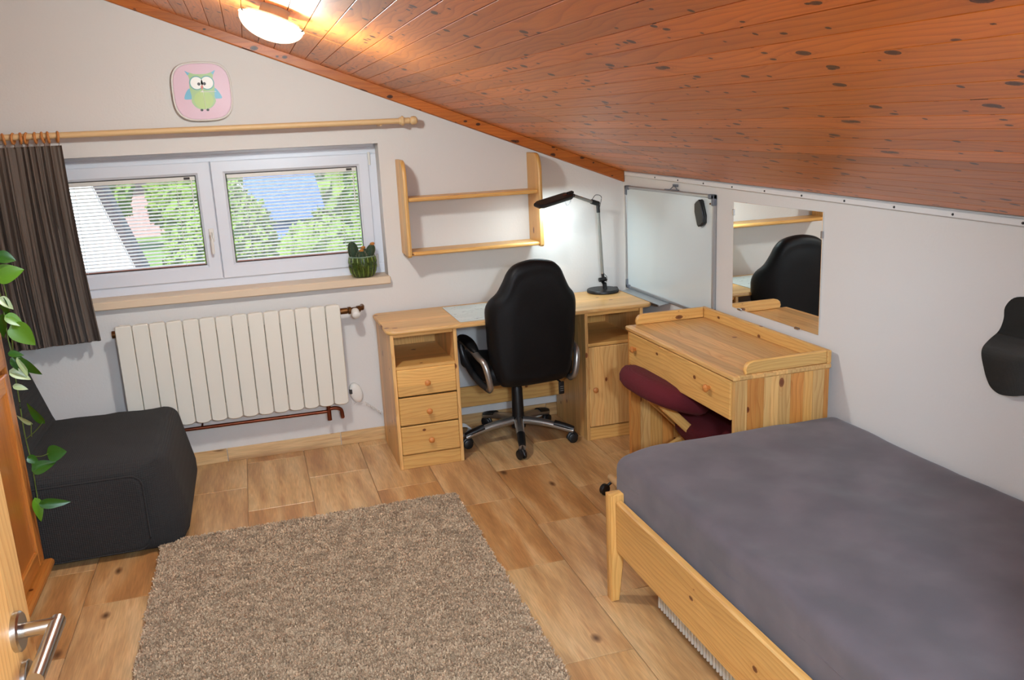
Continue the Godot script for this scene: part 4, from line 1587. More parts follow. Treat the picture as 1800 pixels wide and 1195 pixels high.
func drawer_table():
	var t := thing("drawer_table", "pine side table with wide drawer and raised rim under square mirror", "table")
	var x0 := -0.458
	var x1 := -0.024
	var z0 := 1.01
	var z1 := 1.992
	var b := one(Vector3((x0 + x1) / 2, 0.746, (z0 + z1) / 2), Vector3(x1 - x0, 0.021, z1 - z0), 0.005, 2)
	add("top", b, M.glued_pine, t)
	b = one(Vector3(x1 - 0.010, 0.782, (z0 + z1) / 2), Vector3(0.02, 0.053, z1 - z0 - 0.004), 0.004, 2)
	add("back_rim", b, M.pine, t)
	for z in [z0 + 0.014, z1 - 0.014]:
		var p := PackedVector2Array([Vector2(x0 + 0.055, 0.757), Vector2(x0 + 0.05, 0.775), Vector2(x0 + 0.055, 0.792), Vector2(x0 + 0.068, 0.803), Vector2(x0 + 0.085, 0.808), Vector2(x1 - 0.021, 0.808), Vector2(x1 - 0.021, 0.757)])
		b = wb()
		b.prism(p, z - 0.011, z + 0.011, 0.004)
		add("side_rim", b, M.pine, t)
	# upright end panels of glued staves
	for z in [z0 + 0.018, z1 - 0.02]:
		var w := 0.052
		var x := x0 + 0.012
		while x < x1 - 0.005:
			var e := minf(x + w, x1 - 0.004)
			b = one(Vector3((x + e) / 2, 0.3675, z), Vector3(e - x - 0.0004, 0.735, 0.022), 0.0006, 1)
			add("stave", b, [M.glued_pine, M.stave_dark, M.stave_pale][rng.randi() % 3], t)
			x = e
			w = rng.randf_range(0.04, 0.075)
	b = one(Vector3(x0 + 0.014, 0.652, (z0 + z1) / 2), Vector3(0.02, 0.158, z1 - z0 - 0.064), 0.003, 2)
	var d := add("drawer", b, M.pine, t)
	for z in [1.119, 1.806]:
		knob_mesh(M.ring_wood, "knob", d, Vector3(x0 + 0.004, 0.663, z), Vector3.LEFT, 1.05)
	b = one(Vector3(-0.23, 0.66, (z0 + z1) / 2), Vector3(0.4, 0.12, z1 - z0 - 0.09), 0.002, 2)
	add("drawer_box", b, M.pine, d)

func kneeling_chair():
	var t := thing("kneeling_chair", "kneeling chair with burgundy cushions and pine frame tucked under the side table", "chair")
	# seat cushion, its length along the table front, tipped towards the wall
	var sx := Transform3D(Basis(Vector3.BACK, -0.34), Vector3(-0.43, 0.475, 1.325))
	var o := PackedVector2Array()
	for i in 40:
		var a := TAU * i / 40
		var c := cos(a)
		var s := sin(a)
		o.append(Vector2(signf(c) * pow(absf(c), 0.75) * 0.17, signf(s) * pow(absf(s), 0.8) * 0.27))
	var lay := Transform3D(Basis(Vector3(1, 0, 0), Vector3(0, 0, 1), Vector3(0, -1, 0)), Vector3.ZERO)
	var rings := [[0.0, 0.0], [0.86, 0.0], [0.96, -0.016], [1.0, -0.04], [0.985, -0.064], [0.93, -0.084], [0.8, -0.096], [0.5, -0.103], [0.0, -0.105]]
	var b := B.new()
	b.puff(o, rings, sx * lay)
	add("seat_cushion", b, M.burgundy, t)
	b = wb()
	b.prism(PackedVector2Array(o), -0.03, 0.006, 0.003, sx * lay * Transform3D(Basis.IDENTITY.scaled(Vector3(0.74, 0.74, 1)), Vector3(0, 0, 0)), 1)
	add("seat_board", b, M.pine, t)
	# knee cushion, lower, under the table
	sx = Transform3D(Basis(Vector3.BACK, 0.35), Vector3(-0.165, 0.31, 1.42))
	b = B.new()
	b.puff(o, rings, sx * lay)
	add("knee_cushion", b, M.burgundy, t)
	b = wb()
	b.prism(PackedVector2Array(o), -0.03, 0.006, 0.003, sx * lay * Transform3D(Basis.IDENTITY.scaled(Vector3(0.74, 0.74, 1)), Vector3(0, 0, 0)), 1)
	add("knee_board", b, M.pine, t)
	# two sloping arms from the seat down to the front, two from the rear bar up to the knees
	for z in [1.27, 1.40]:
		b = wb()
		bar(b, Vector3(-0.46, 0.475, z), Vector3(-0.07, 0.075, z), 0.022, 0.042)
		var a := add("seat_arm", b, M.pine, t)
		b = B.new()
		b.lathe([Vector2(0.0001, 0), Vector2(0.006, 0), Vector2(0.005, 0.003), Vector2(0.0001, 0.003)], 10, Transform3D(Basis(Vector3.RIGHT, PI / 2), Vector3(-0.262, 0.272, z + 0.011)))
		add("bolt", b, M.dark_metal, a)
	for z in [1.245, 1.43]:
		b = wb()
		bar(b, Vector3(-0.62, 0.065, z), Vector3(-0.12, 0.295, z), 0.022, 0.042)
		add("knee_arm", b, M.pine, t)
	# round bars with casters
	for q in [[-0.625, 0.068, 1.19, 1.52], [-0.07, 0.068, 1.17, 1.52]]:
		b = wb()
		b.tube([Vector3(q[0], q[1], q[2] - 0.012), Vector3(q[0], q[1], q[2]), Vector3(q[0], q[1], q[3]), Vector3(q[0], q[1], q[3] + 0.012)], 0.018, 14, [0.012, 0.018, 0.018, 0.012])
		add("round_bar", b, M.oak_rod, t)
		for z in [q[2] + 0.03, q[3] - 0.03]:
			b = B.new()
			b.lathe([Vector2(0.0001, -0.012), Vector2(0.022, -0.012), Vector2(0.0265, -0.008), Vector2(0.0265, 0.008), Vector2(0.022, 0.012), Vector2(0.0001, 0.012)], 18, Transform3D(rot_to(Vector3(0.3, 0, 1)), Vector3(q[0] - 0.045, 0.027, z)))
			b.tube([Vector3(q[0], 0.062, z), Vector3(q[0] - 0.02, 0.05, z), Vector3(q[0] - 0.045, 0.03, z)], 0.007, 8)
			add("caster", b, M.black_plastic, t)

# straight bar of rectangular section between two points (grain along it)
func bar(b: B, p: Vector3, q: Vector3, w: float, h: float):
	var d := (q - p).normalized()
	var s := d.cross(Vector3.UP).normalized()
	b.box(Vector3.ZERO, Vector3((q - p).length(), h, w), 0.003, 0, Transform3D(Basis(d, s.cross(d), s), (p + q) / 2))

func wall_shelf():
	var t := thing("wall_shelf", "open pine wall shelf with two empty boards above the desk", "shelf")
	for q in [[-1.344, -1.323], [-0.595, -0.574]]:
		# profile in (z, y): rounded top front corner
		var p := PackedVector2Array([Vector2(0.003, 1.066), Vector2(0.19, 1.06), Vector2(0.2, 1.07)])
		for i in 9:
			var a := PI / 2 * i / 8
			p.append(Vector2(0.2 - 0.075 * (1 - cos(a)), 1.485 + 0.088 * sin(a)))
		p.append(Vector2(0.003, 1.575))
		var b := wb()
		# local x is z of the room, local y is up
		b.prism(p, q[0], q[1], 0.003, Transform3D(Basis(Vector3(0, 0, 1), Vector3(0, 1, 0), Vector3(1, 0, 0)), Vector3.ZERO), 1)
		add("side_panel", b, M.pine, t)
	for y in [1.371, 1.083]:
		var b := one(Vector3(-0.959, y - 0.006, 0.102), Vector3(0.728, 0.02, 0.17), 0.006, 0)
		add("shelf_board", b, M.pine, t)

func whiteboard():
	var t := thing("whiteboard", "whiteboard with aluminium frame on the right wall beside the desk lamp", "whiteboard")
	var z0 := 0.063
	var z1 := 1.075
	var y0 := 0.752
	var y1 := 1.356
	var zc := (z0 + z1) / 2
	var b := B.new()
	b.box(Vector3(-0.008, (y0 + y1) / 2, zc), Vector3(0.012, y1 - y0 - 0.02, z1 - z0 - 0.02), 0.001)
	add("panel", b, M.board_white, t)
	for y in [y0 + 0.009, y1 - 0.009]:
		b = B.new()
		b.box(Vector3(-0.010, y, zc), Vector3(0.018, 0.018, z1 - z0 - 0.05), 0.004)
		add("frame_bar", b, M.alu, t)
	for z in [z0 + 0.009, z1 - 0.009]:
		b = B.new()
		b.box(Vector3(-0.010, (y0 + y1) / 2, z), Vector3(0.018, y1 - y0 - 0.05, 0.018), 0.004)
		add("frame_bar", b, M.alu, t)
	for y in [y0, y1]:
		for z in [z0, z1]:
			var sy := 1.0 if y == y0 else -1.0
			var sz := 1.0 if z == z0 else -1.0
			b = B.new()
			b.box(Vector3(-0.011, y + sy * 0.0105, z + sz * 0.0265), Vector3(0.021, 0.023, 0.055), 0.004)
			b.box(Vector3(-0.011, y + sy * 0.0265, z + sz * 0.0105), Vector3(0.021, 0.055, 0.023), 0.004)
			add("corner_cap", b, M.grey_plastic, t)
	b = B.new()
	b.prism(PackedVector2Array([Vector2(0.004, -0.004), Vector2(-0.07, -0.016), Vector2(-0.078, -0.006), Vector2(-0.075, -0.004), Vector2(-0.068, -0.012), Vector2(0.004, 0.0)]), 0.0, 0.5, 0.0, Transform3D(Basis.IDENTITY, Vector3(-0.006, y0 + 0.003, 0.11)))
	add("pen_tray", b, M.alu, t)
	b = B.new()
	b.lathe([Vector2(0.0001, 0), Vector2(0.005, 0), Vector2(0.004, 0.004), Vector2(0.0001, 0.005)], 12, Transform3D(Basis(Vector3.BACK, PI / 2), Vector3(-0.014, 1.312, 1.037)))
	add("magnet", b, M.brass, t)
	# hanger above the upper edge
	b = B.new()
	b.box(Vector3(-0.006, y1 + 0.026, 0.665), Vector3(0.008, 0.012, 0.05), 0.002)
	b.tube([Vector3(-0.012, y1 + 0.024, 0.66), Vector3(-0.014, y1 - 0.002, 0.61)], 0.0022, 6)
	b.tube([Vector3(-0.012, y1 + 0.024, 0.67), Vector3(-0.014, y1 - 0.002, 0.71)], 0.0022, 6)
	b.tube([Vector3(-0.014, y1 + 0.002, 0.56), Vector3(-0.014, y1 + 0.004, 0.72)], 0.0025, 6)
	add("hanger", b, M.grey_plastic, t)
	var e := thing("board_eraser", "black felt eraser stuck to the upper right of the whiteboard", "eraser")
	b = B.new()
	var ep := PackedVector2Array([Vector2(-0.036, 0.02), Vector2(-0.02, 0.056), Vector2(-0.005, 0.06), Vector2(0.028, 0.06), Vector2(0.037, 0.05), Vector2(0.036, -0.025), Vector2(0.02, -0.058), Vector2(0.0, -0.062), Vector2(-0.03, -0.06), Vector2(-0.037, -0.05)])
	# local x points towards the viewer along the wall, z away from the wall
	var ef := Transform3D(Basis(Vector3(0, 0, 1), Vector3(0, 1, 0), Vector3(-1, 0, 0)) * Basis(Vector3.BACK, 0.42), Vector3(-0.0145, 1.263, 0.962))
	b.prism(ep, 0.0, 0.012, 0.001, ef)
	add("felt", b, M.black_plastic, e)
	b = B.new()
	b.prism(ep, 0.0118, 0.024, 0.004, ef)
	add("back", b, M.black_plastic, e)

func mirrors():
	var t := thing("square_mirror", "frameless rectangular wall mirror with small clips above the side table", "mirror")
	var z0 := 1.231
	var z1 := 1.875
	var y0 := 0.841
	var y1 := 1.334
	var b := B.new()
	b.box(Vector3(-0.0035, (y0 + y1) / 2, (z0 + z1) / 2), Vector3(0.005, y1 - y0, z1 - z0), 0.0008)
	add("pane", b, M.mirror, t)
	for q in [[z0, 1.285, 0], [z1, 1.245, 0], [1.295, y0, 1], [1.735, y0, 1]]:
		b = B.new()
		if q[2] == 0:
			b.box(Vector3(-0.006, q[1], q[0]), Vector3(0.01, 0.028, 0.008), 0.001)
		else:
			b.box(Vector3(-0.006, q[1], q[0]), Vector3(0.01, 0.008, 0.028), 0.001)
		add("clip", b, M.chrome, t)
	var w := thing("wavy_mirror", "wavy edged frameless mirror on the right wall at the picture edge", "mirror")
	# outline in (z, y)
	var half := [Vector2(2.83, 1.158), Vector2(2.782, 1.15), Vector2(2.756, 1.118), Vector2(2.756, 1.082), Vector2(2.745, 1.044), Vector2(2.717, 1.012), Vector2(2.696, 0.982), Vector2(2.695, 0.955), Vector2(2.708, 0.92), Vector2(2.721, 0.892), Vector2(2.742, 0.865), Vector2(2.776, 0.852), Vector2(2.82, 0.858)]
	var o := PackedVector2Array()
	for p in half:
		o.append(p)
	for p in [Vector2(2.87, 0.872), Vector2(2.93, 0.862), Vector2(2.965, 0.885), Vector2(2.965, 0.925), Vector2(2.945, 0.965), Vector2(2.955, 1.01), Vector2(2.985, 1.05), Vector2(2.98, 1.095), Vector2(2.945, 1.115), Vector2(2.905, 1.115), Vector2(2.87, 1.14)]:
		o.append(p)
	b = B.new()
	b.prism(spline2(o, 4), 0.0, 0.005, 0.0007, Transform3D(Basis(Vector3(0, 0, 1), Vector3(0, 1, 0), Vector3(-1, 0, 0)), Vector3(-0.001, -1.0, -2.83)))
	add("pane", b, M.mirror, w)
	# hung a little loose: tipped up and towards the room
	w.position = Vector3(-0.0125, 1.0, 2.83)
	w.basis = Basis(Vector3.UP, 0.045) * Basis(Vector3.BACK, -0.045)
	b = B.new()
	b.box(Vector3(0.004, 0.06, 0.0), Vector3(0.012, 0.03, 0.06), 0.001)
	add("hanger", b, M.white_plastic, w)

func curtain():
	var t := thing("curtain_rod", "pale wooden curtain rod with turned finial above the window", "curtain rod")
	var y := 1.774
	var z := 0.1
	var b := wb()
	b.tube([Vector3(-3.62, y, z), Vector3(-2.4, y, z), Vector3(-1.305, y, z)], 0.0145, 16)
	add("rod", b, M.oak_rod, t)
	b = wb()
	b.lathe([Vector2(0.0001, -0.002), Vector2(0.0155, 0.0), Vector2(0.0185, 0.004), Vector2(0.0185, 0.010), Vector2(0.025, 0.016), Vector2(0.025, 0.024), Vector2(0.017, 0.03), Vector2(0.0155, 0.04), Vector2(0.0165, 0.056), Vector2(0.013, 0.06), Vector2(0.0205, 0.068), Vector2(0.0225, 0.08), Vector2(0.0195, 0.093), Vector2(0.01, 0.1), Vector2(0.0001, 0.101)], 22, Transform3D(Basis(Vector3.BACK, -PI / 2), Vector3(-1.325, y, z)))
	add("finial", b, M.oak_rod, t)
	for x in [-3.5, -1.42]:
		b = wb()
		b.tube([Vector3(x, y - 0.012, 0.002), Vector3(x, y - 0.012, z - 0.004)], 0.009, 10)
		add("bracket", b, M.oak_rod, t)
	var ring := wb()
	var circ := []
	for i in 21:
		var a := TAU * i / 20
		circ.append(Vector3(0, cos(a) * 0.0225, sin(a) * 0.0225))
	ring.tube(circ, 0.0058, 8, [], 1.0, Vector3.RIGHT)
	var rm := ring.mesh()
	var hook := B.new()
	hook.tube([Vector3(0, -0.026, 0), Vector3(0.003, -0.033, 0.002), Vector3(0, -0.04, 0.003), Vector3(-0.003, -0.047, 0.001)], 0.0015, 6)
	var hm := hook.mesh()
	var nth := ["rightmost", "second", "third", "fourth", "fifth", "sixth", "seventh", "eighth", "ninth", "tenth"]
	for i in 10:
		var lab: String = ("rightmost small wooden ring on the curtain rod, at the curtain's edge" if i == 0 else nth[i] + " small wooden ring on the curtain rod counted from the curtain's right edge")
		var r := thing("curtain_ring", lab, "curtain ring", Vector3(-2.957 - 0.0315 * i - (0.008 if i % 3 == 1 else 0.0), y - 0.007, z), "wooden rings on the curtain rod")
		var q := add("ring", rm, M.ring_wood, r)
		q.rotation = Vector3(0, rng.randf_range(-0.35, 0.35), rng.randf_range(-0.15, 0.15))
		add("hook", hm, M.brass, r)
	# the cloth: pleats that open towards the hem
	var c := thing("curtain", "short dark brown pleated curtain gathered left of the window", "curtain")
	var cols := 230
	var rows := 26
	var n := noise(19, 1.0, 3)
	var pos := func(u: float, v: float, off: float) -> Vector3:
		var w: float = lerpf(-0.50, -0.53, v)
		var xr: float = lerpf(-2.944, -2.912, v * v)
		var x: float = xr + w * (1.0 - u)
		var ph: float = u * 11.0 + 1.5 * n.get_noise_2d(u * 5.0, 3.0) + v * 0.5 * n.get_noise_2d(u * 4.0, 9.0)
		var amp: float = lerpf(0.014, 0.038, v) * (0.75 + 0.5 * n.get_noise_2d(u * 9.0, 5.0 + v * 0.6))
		var s := sin(TAU * ph)
		var zz := 0.098 + amp * s + 0.006 * n.get_noise_2d(u * 20.0, v * 3.0) * v
		x += 0.012 * cos(TAU * ph) * v
		var yy: float = lerpf(1.728, 0.772, v)
		yy -= v * 0.018 * (1.0 - u) - v * 0.007 * s
		return Vector3(x, yy, zz + off)
	b = B.new()
	b.smooth()
	for i in cols:
		for j in rows:
			var u0 := float(i) / cols
			var u1 := float(i + 1) / cols
			var v0 := float(j) / rows
			var v1 := float(j + 1) / rows
			b.quad(pos.call(u0, v0, 0.0012), pos.call(u1, v0, 0.0012), pos.call(u1, v1, 0.0012), pos.call(u0, v1, 0.0012), Vector3.BACK)
	b.smooth()
	for i in cols:
		for j in rows:
			var u0 := float(i) / cols
			var u1 := float(i + 1) / cols
			var v0 := float(j) / rows
			var v1 := float(j + 1) / rows
			b.quad(pos.call(u0, v0, -0.0012), pos.call(u1, v0, -0.0012), pos.call(u1, v1, -0.0012), pos.call(u0, v1, -0.0012), Vector3.FORWARD)
	add("cloth", b, M.curtain_cloth, c)
	b = B.new()
	b.smooth()
	for i in cols:
		var u0 := float(i) / cols
		var u1 := float(i + 1) / cols
		b.quad(pos.call(u0, 0.968, 0.0035), pos.call(u1, 0.968, 0.0035), pos.call(u1, 1.002, 0.0035), pos.call(u0, 1.002, 0.0035), Vector3.BACK)
	add("hem", b, M.curtain_cloth, c)

func ceiling_lamp():
	var ang := atan(SL)
	var x := -1.965
	var off := 0.062
	var o := Transform3D(Basis(Vector3.BACK, -ang), Vector3(x, cy(x) - TILT * 1.5, 1.50))
	var t := thing("ceiling_lamp", "round frosted glass bowl lamp lit on the sloping board ceiling", "lamp")
	t.transform = o
	var b := B.new()
	b.lathe([Vector2(0.0001, 0.0), Vector2(0.05, 0.0), Vector2(0.05, -0.03), Vector2(0.092, -0.036), Vector2(0.092, -0.042), Vector2(0.0001, -0.042)], 28)
	add("base", b, M.white_plastic, t)
	b = B.new()
	b.lathe([Vector2(0.0001, -0.034), Vector2(0.012, -0.034), Vector2(0.012, -0.06), Vector2(0.0001, -0.06)], 14)
	add("stem", b, M.chrome, t)
	b = B.new()
	var prof := []
	for i in 15:
		var a := PI / 2 * i / 14
		prof.append(Vector2(maxf(0.11 * sin(a), 0.0001), -0.112 + 0.058 * (1.0 - cos(a))))
	prof.append(Vector2(0.114, -0.05))
	prof.append(Vector2(0.112, -0.047))
	prof.append(Vector2(0.10, -0.056))
	prof.append(Vector2(0.0001, -0.06))
	b.lathe(prof, 36)
	add("bowl", b, M.lit_glass, t)
	for i in 3:
		var a := TAU * i / 3 + 0.5
		b = B.new()
		b.lathe([Vector2(0.0001, 0.0), Vector2(0.005, 0.0), Vector2(0.006, 0.006), Vector2(0.0001, 0.012)], 12, Transform3D(rot_to(Vector3(cos(a), 0.3, sin(a))), Vector3(cos(a) * 0.111, -0.05, sin(a) * 0.111)))
		add("clip", b, M.chrome, t)
	var l := OmniLight3D.new()
	l.name = "ceiling_lamp_light"
	l.position = o * Vector3(0, -0.08, 0)
	l.light_energy = 2.0
	l.light_size = 0.07
	l.omni_range = 10.0
	l.omni_attenuation = 2.0
	l.light_color = Color(0.93, 0.965, 0.965)
	l.shadow_enabled = true
	add_child(l)

func unseen_hall_lamp():  # globe out of view behind the camera, placed to light the room softly
	var t := thing("unseen_hall_lamp", "unseen round glass globe lamp in the hall, placed to light the room", "lamp", Vector3(-1.75, 1.84, 5.1))
	var b := B.new()
	var prof := []
	for i in 17:
		var a := PI * i / 16
		prof.append(Vector2(maxf(0.11 * sin(a), 0.0001), -0.11 * cos(a)))
	b.lathe(prof, 28)
	add("globe", b, M.lit_glass, t)
	b = B.new()
	b.lathe([Vector2(0.0001, 0.1), Vector2(0.03, 0.1), Vector2(0.03, cy(-1.75) - TILT * 5.1 - 1.855), Vector2(0.0001, cy(-1.75) - TILT * 5.1 - 1.855)], 16)
	add("stem", b, M.chrome, t)

func desk_lamp():
	var t := thing("desk_lamp", "jointed desk lamp with black round foot and flat lit head", "lamp")
	var p0 := Vector3(-0.188, 0.7475, 0.105)
	var b := B.new()
	b.lathe([Vector2(0.0001, 0.0), Vector2(0.09, 0.0), Vector2(0.094, 0.004), Vector2(0.094, 0.014), Vector2(0.09, 0.019), Vector2(0.0001, 0.021)], 40, Transform3D(Basis.IDENTITY, p0))
	var f := add("foot", b, M.black_plastic, t)
	b = B.new()
	b.lathe([Vector2(0.0001, 0), Vector2(0.006, 0), Vector2(0.0001, 0.0015)], 14, Transform3D(Basis.IDENTITY, p0 + Vector3(-0.03, 0.0205, 0.035)))
	add("touch_mark", b, M.glaze_rim, f)
	var j0 := Vector3(-0.184, 0.828, 0.11)
	b = B.new()
	b.tube([p0 + Vector3(0.012, 0.018, 0.005), p0 + Vector3(0.01, 0.05, 0.005), j0 + Vector3(-0.005, -0.02, 0), j0], 0.012, 12, [0.014, 0.013, 0.01, 0.011])
	b.tube([j0 + Vector3(-0.028, -0.006, 0), j0 + Vector3(0.016, -0.004, 0)], 0.013, 12)
	b.tube([j0 + Vector3(-0.002, 0.0, 0), j0 + Vector3(-0.006, 0.036, 0)], 0.009, 10)
	add("lower_joint", b, M.black_plastic, t)
	var j1 := Vector3(-0.219, 1.258, 0.13)
	var j2 := Vector3(-0.404, 1.335, 0.2)
	b = B.new()
	b.tube([j0 + Vector3(-0.006, 0.03, 0), j1 + Vector3(0.003, -0.03, 0)], 0.009, 12)
	add("lower_arm", b, M.lamp_grey, t)
	b = B.new()
	b.tube([j1 + Vector3(0.003, -0.04, 0), j1 + Vector3(0.001, 0.012, 0)], 0.0105, 12)
	b.tube([j1 + Vector3(0.004, 0.01, 0), j1.lerp(j2, 0.24) + Vector3(0, 0.008, 0)], 0.014, 12)
	add("elbow", b, M.black_plastic, t)
	b = B.new()
	b.tube([j1.lerp(j2, 0.16) + Vector3(0, 0.008, 0), j2.lerp(j1, 0.06)], 0.0095, 12)
	add("upper_arm", b, M.lamp_grey, t)
	# flat head: long facetted bar tipped down to the left
	var tip := Vector3(-0.649, 1.297, 0.31)
	var dir := (tip - j2).normalized()
	var hz := (Vector3.BACK - dir * dir.z).normalized()
	var hx := Transform3D(Basis(dir, hz.cross(dir), hz), j2)
	if hx.basis.y.y < 0:
		hx.basis = Basis(dir, -hx.basis.y, -hx.basis.z)
	hx.basis = hx.basis * Basis(Vector3.RIGHT, -0.32)      # rolled so that its near edge is lower
	b = B.new()
	b.tube([j2.lerp(j1, 0.08), j2 + dir * 0.02 + Vector3(0, 0.006, 0)], 0.011, 12)
	b.box(Vector3(0.012, 0.014, 0), Vector3(0.045, 0.014, 0.022), 0.004, 0, hx)
	add("wrist", b, M.black_plastic, t)
	var len := (tip - j2).length()
	b = B.new()
	var hp := PackedVector2Array([Vector2(0.0, -0.018), Vector2(0.03, -0.036), Vector2(len - 0.03, -0.036), Vector2(len, -0.022), Vector2(len, 0.022), Vector2(len - 0.03, 0.036), Vector2(0.03, 0.036), Vector2(0.0, 0.018)])
	# lies flat: polygon plane along the arm and across it, thickness upward
	var lie := hx * Transform3D(Basis(Vector3(1, 0, 0), Vector3(0, 0, 1), Vector3(0, -1, 0)), Vector3.ZERO)
	b.prism(hp, -0.012, 0.012, 0.006, lie)
	add("head", b, M.black_plastic, t)
	b = B.new()
	b.box(Vector3(len / 2 + 0.01, -0.0135, 0), Vector3(len - 0.06, 0.004, 0.046), 0.001, 0, hx)
	add("led_panel", b, M.led, t)
	b = B.new()
	b.box(Vector3(0.055, 0.0125, 0.0), Vector3(0.03, 0.002, 0.012), 0.0005, 0, hx)
	add("switch", b, M.copper, t)
	var al := AreaLight3D.new()
	al.name = "desk_lamp_light"
	al.area_size = Vector2(len - 0.06, 0.046)
	al.light_energy = 0.34
	al.light_color = Color(0.86, 0.96, 1.0)
	al.shadow_enabled = true
	al.area_range = 6.0
	al.transform = Transform3D(Basis(hx.basis.x, -hx.basis.z, hx.basis.y), hx * Vector3(len / 2 + 0.01, -0.018, 0))
	add_child(al)
	# loops of cable at the joints and the lead to the wall
	b = B.new()
	b.tube(spline([j1 + Vector3(-0.04, 0.035, 0.012), j1 + Vector3(-0.015, 0.062, 0.012), j1 + Vector3(0.018, 0.05, 0.012), j1 + Vector3(0.012, 0.01, 0.012), j1 + Vector3(0.006, -0.02, 0.008)], 5), 0.0018, 6)
	b.tube(spline([j2 + Vector3(-0.02, 0.0, 0.012), j2 + Vector3(-0.01, -0.03, 0.012), j2 + Vector3(-0.035, -0.055, 0.012), j2 + Vector3(-0.045, -0.02, 0.012)], 5), 0.0016, 6)
	b.tube(spline([j0 + Vector3(0.0, 0.03, 0.012), j0 + Vector3(0.018, 0.005, 0.014), j0 + Vector3(0.012, -0.022, 0.012)], 5), 0.0016, 6)
	b.tube(spline([p0 + Vector3(0.07, 0.016, -0.03), p0 + Vector3(0.1, 0.014, -0.045), p0 + Vector3(0.125, 0.0035, -0.07), p0 + Vector3(0.13, -0.03, -0.092)], 5), 0.0025, 6)
	add("cable", b, M.dark_metal, t)

func wall_clock():
	var t := thing("wall_clock", "squarish pink wall clock with an owl picture above the curtain rod", "clock")
	t.position = Vector3(-2.285, 1.957, 0.0)
	var o := PackedVector2Array()
	for i in 56:
		var a := TAU * i / 56
		var c := cos(a)
		var s := sin(a)
		o.append(Vector2(signf(c) * pow(absf(c), 0.62) * 0.143, signf(s) * pow(absf(s), 0.62) * 0.143))
	var b := B.new()
	b.puff(o, [[0.0, 0.002], [0.96, 0.002], [1.0, 0.010], [1.0, 0.028], [0.985, 0.036], [0.965, 0.038], [0.945, 0.035], [0.94, 0.030], [0.0, 0.030]])
	add("case", b, M.white_plastic, t)
	var pink := mat("clock_pink", Color(0.86, 0.74, 0.79), 0.5)
	b = B.new()
	b.puff(o, [[0.0, 0.0315], [0.90, 0.0315], [0.935, 0.0305], [0.935, 0.029]])
	var face := add("face", b, M.clock_pink, t)
	var green := mat("owl_green", Color(0.62, 0.74, 0.52), 0.4)
	var blue := mat("owl_blue", Color(0.42, 0.68, 0.78), 0.4)
	var teal := mat("owl_teal", Color(0.38, 0.62, 0.60), 0.4)
	var wht := mat("owl_white", Color(0.92, 0.92, 0.9), 0.4)
	var blk := mat("owl_black", Color(0.08, 0.08, 0.09), 0.4)
	var red := mat("owl_beak", Color(0.78, 0.42, 0.38), 0.4)
	var lime := mat("owl_belly", Color(0.67, 0.77, 0.47), 0.4)
	var ring := func(cx: float, cyy: float, rx: float, ry: float) -> PackedVector2Array:
		var q := PackedVector2Array()
		for i in 28:
			q.append(Vector2(cx + cos(TAU * i / 28) * rx, cyy + sin(TAU * i / 28) * ry))
		return q
	# printed owl, thin layers on the face
	var lay := [
		["wing", spline2(PackedVector2Array([Vector2(-0.038, 0.012), Vector2(-0.06, 0.016), Vector2(-0.078, -0.004), Vector2(-0.088, -0.032), Vector2(-0.07, -0.036), Vector2(-0.045, -0.03)]), 4), 0.0322, blue],
		["wing", spline2(PackedVector2Array([Vector2(0.038, 0.012), Vector2(0.06, 0.016), Vector2(0.078, -0.004), Vector2(0.09, -0.032), Vector2(0.072, -0.036), Vector2(0.045, -0.03)]), 4), 0.0322, blue],
		["body", spline2(PackedVector2Array([Vector2(-0.06, 0.092), Vector2(-0.03, 0.084), Vector2(0.0, 0.083), Vector2(0.03, 0.084), Vector2(0.062, 0.092), Vector2(0.056, 0.06), Vector2(0.06, 0.02), Vector2(0.055, -0.025), Vector2(0.058, -0.05), Vector2(0.035, -0.078), Vector2(0.0, -0.086), Vector2(-0.035, -0.078), Vector2(-0.055, -0.05), Vector2(-0.053, -0.02), Vector2(-0.058, 0.02), Vector2(-0.054, 0.06)]), 3), 0.0325, green],
		["belly", ring.call(0.002, -0.04, 0.046, 0.043), 0.0328, lime],
		["ear_tuft", PackedVector2Array([Vector2(-0.072, 0.101), Vector2(-0.05, 0.088), Vector2(-0.06, 0.078)]), 0.0329, blue],
		["ear_tuft", PackedVector2Array([Vector2(0.072, 0.101), Vector2(0.05, 0.09), Vector2(0.06, 0.078)]), 0.0329, blue],
		["eye_rim", ring.call(-0.023, 0.041, 0.034, 0.034), 0.0328, teal],
		["eye_rim", ring.call(0.027, 0.041, 0.034, 0.034), 0.0328, teal],
		["eye", ring.call(-0.022, 0.041, 0.029, 0.029), 0.0331, wht],
		["eye", ring.call(0.027, 0.041, 0.029, 0.029), 0.0331, wht],
		["pupil", ring.call(-0.012, 0.036, 0.0075, 0.0075), 0.0333, blk],
		["pupil", ring.call(0.014, 0.037, 0.0075, 0.0075), 0.0333, blk],
		["beak", PackedVector2Array([Vector2(-0.006, 0.022), Vector2(0.002, 0.032), Vector2(0.008, 0.022), Vector2(0.0, 0.006)]), 0.0333, red],
		["claw", ring.call(-0.013, -0.089, 0.007, 0.006), 0.0329, blk],
		["claw", ring.call(0.015, -0.089, 0.007, 0.006), 0.0329, blk],
	]
	for q in lay:
		b = B.new()
		b.prism(q[1], 0.031, q[2], 0.0)
		add(q[0], b, q[3], face)
	# hands: a short one to about three, a thin upright one
	b = B.new()
	b.box(Vector3(0.028, -0.002, 0.0355), Vector3(0.075, 0.0028, 0.001), 0.0003)
	add("hour_hand", b, M.white_plastic, t)
	b = B.new()
	b.box(Vector3(0.004, -0.04, 0.0362), Vector3(0.0016, 0.1, 0.0008), 0.0002, 0, Transform3D(Basis(Vector3.BACK, 0.05), Vector3.ZERO))
	add("minute_hand", b, M.white_plastic, t)
	b = B.new()
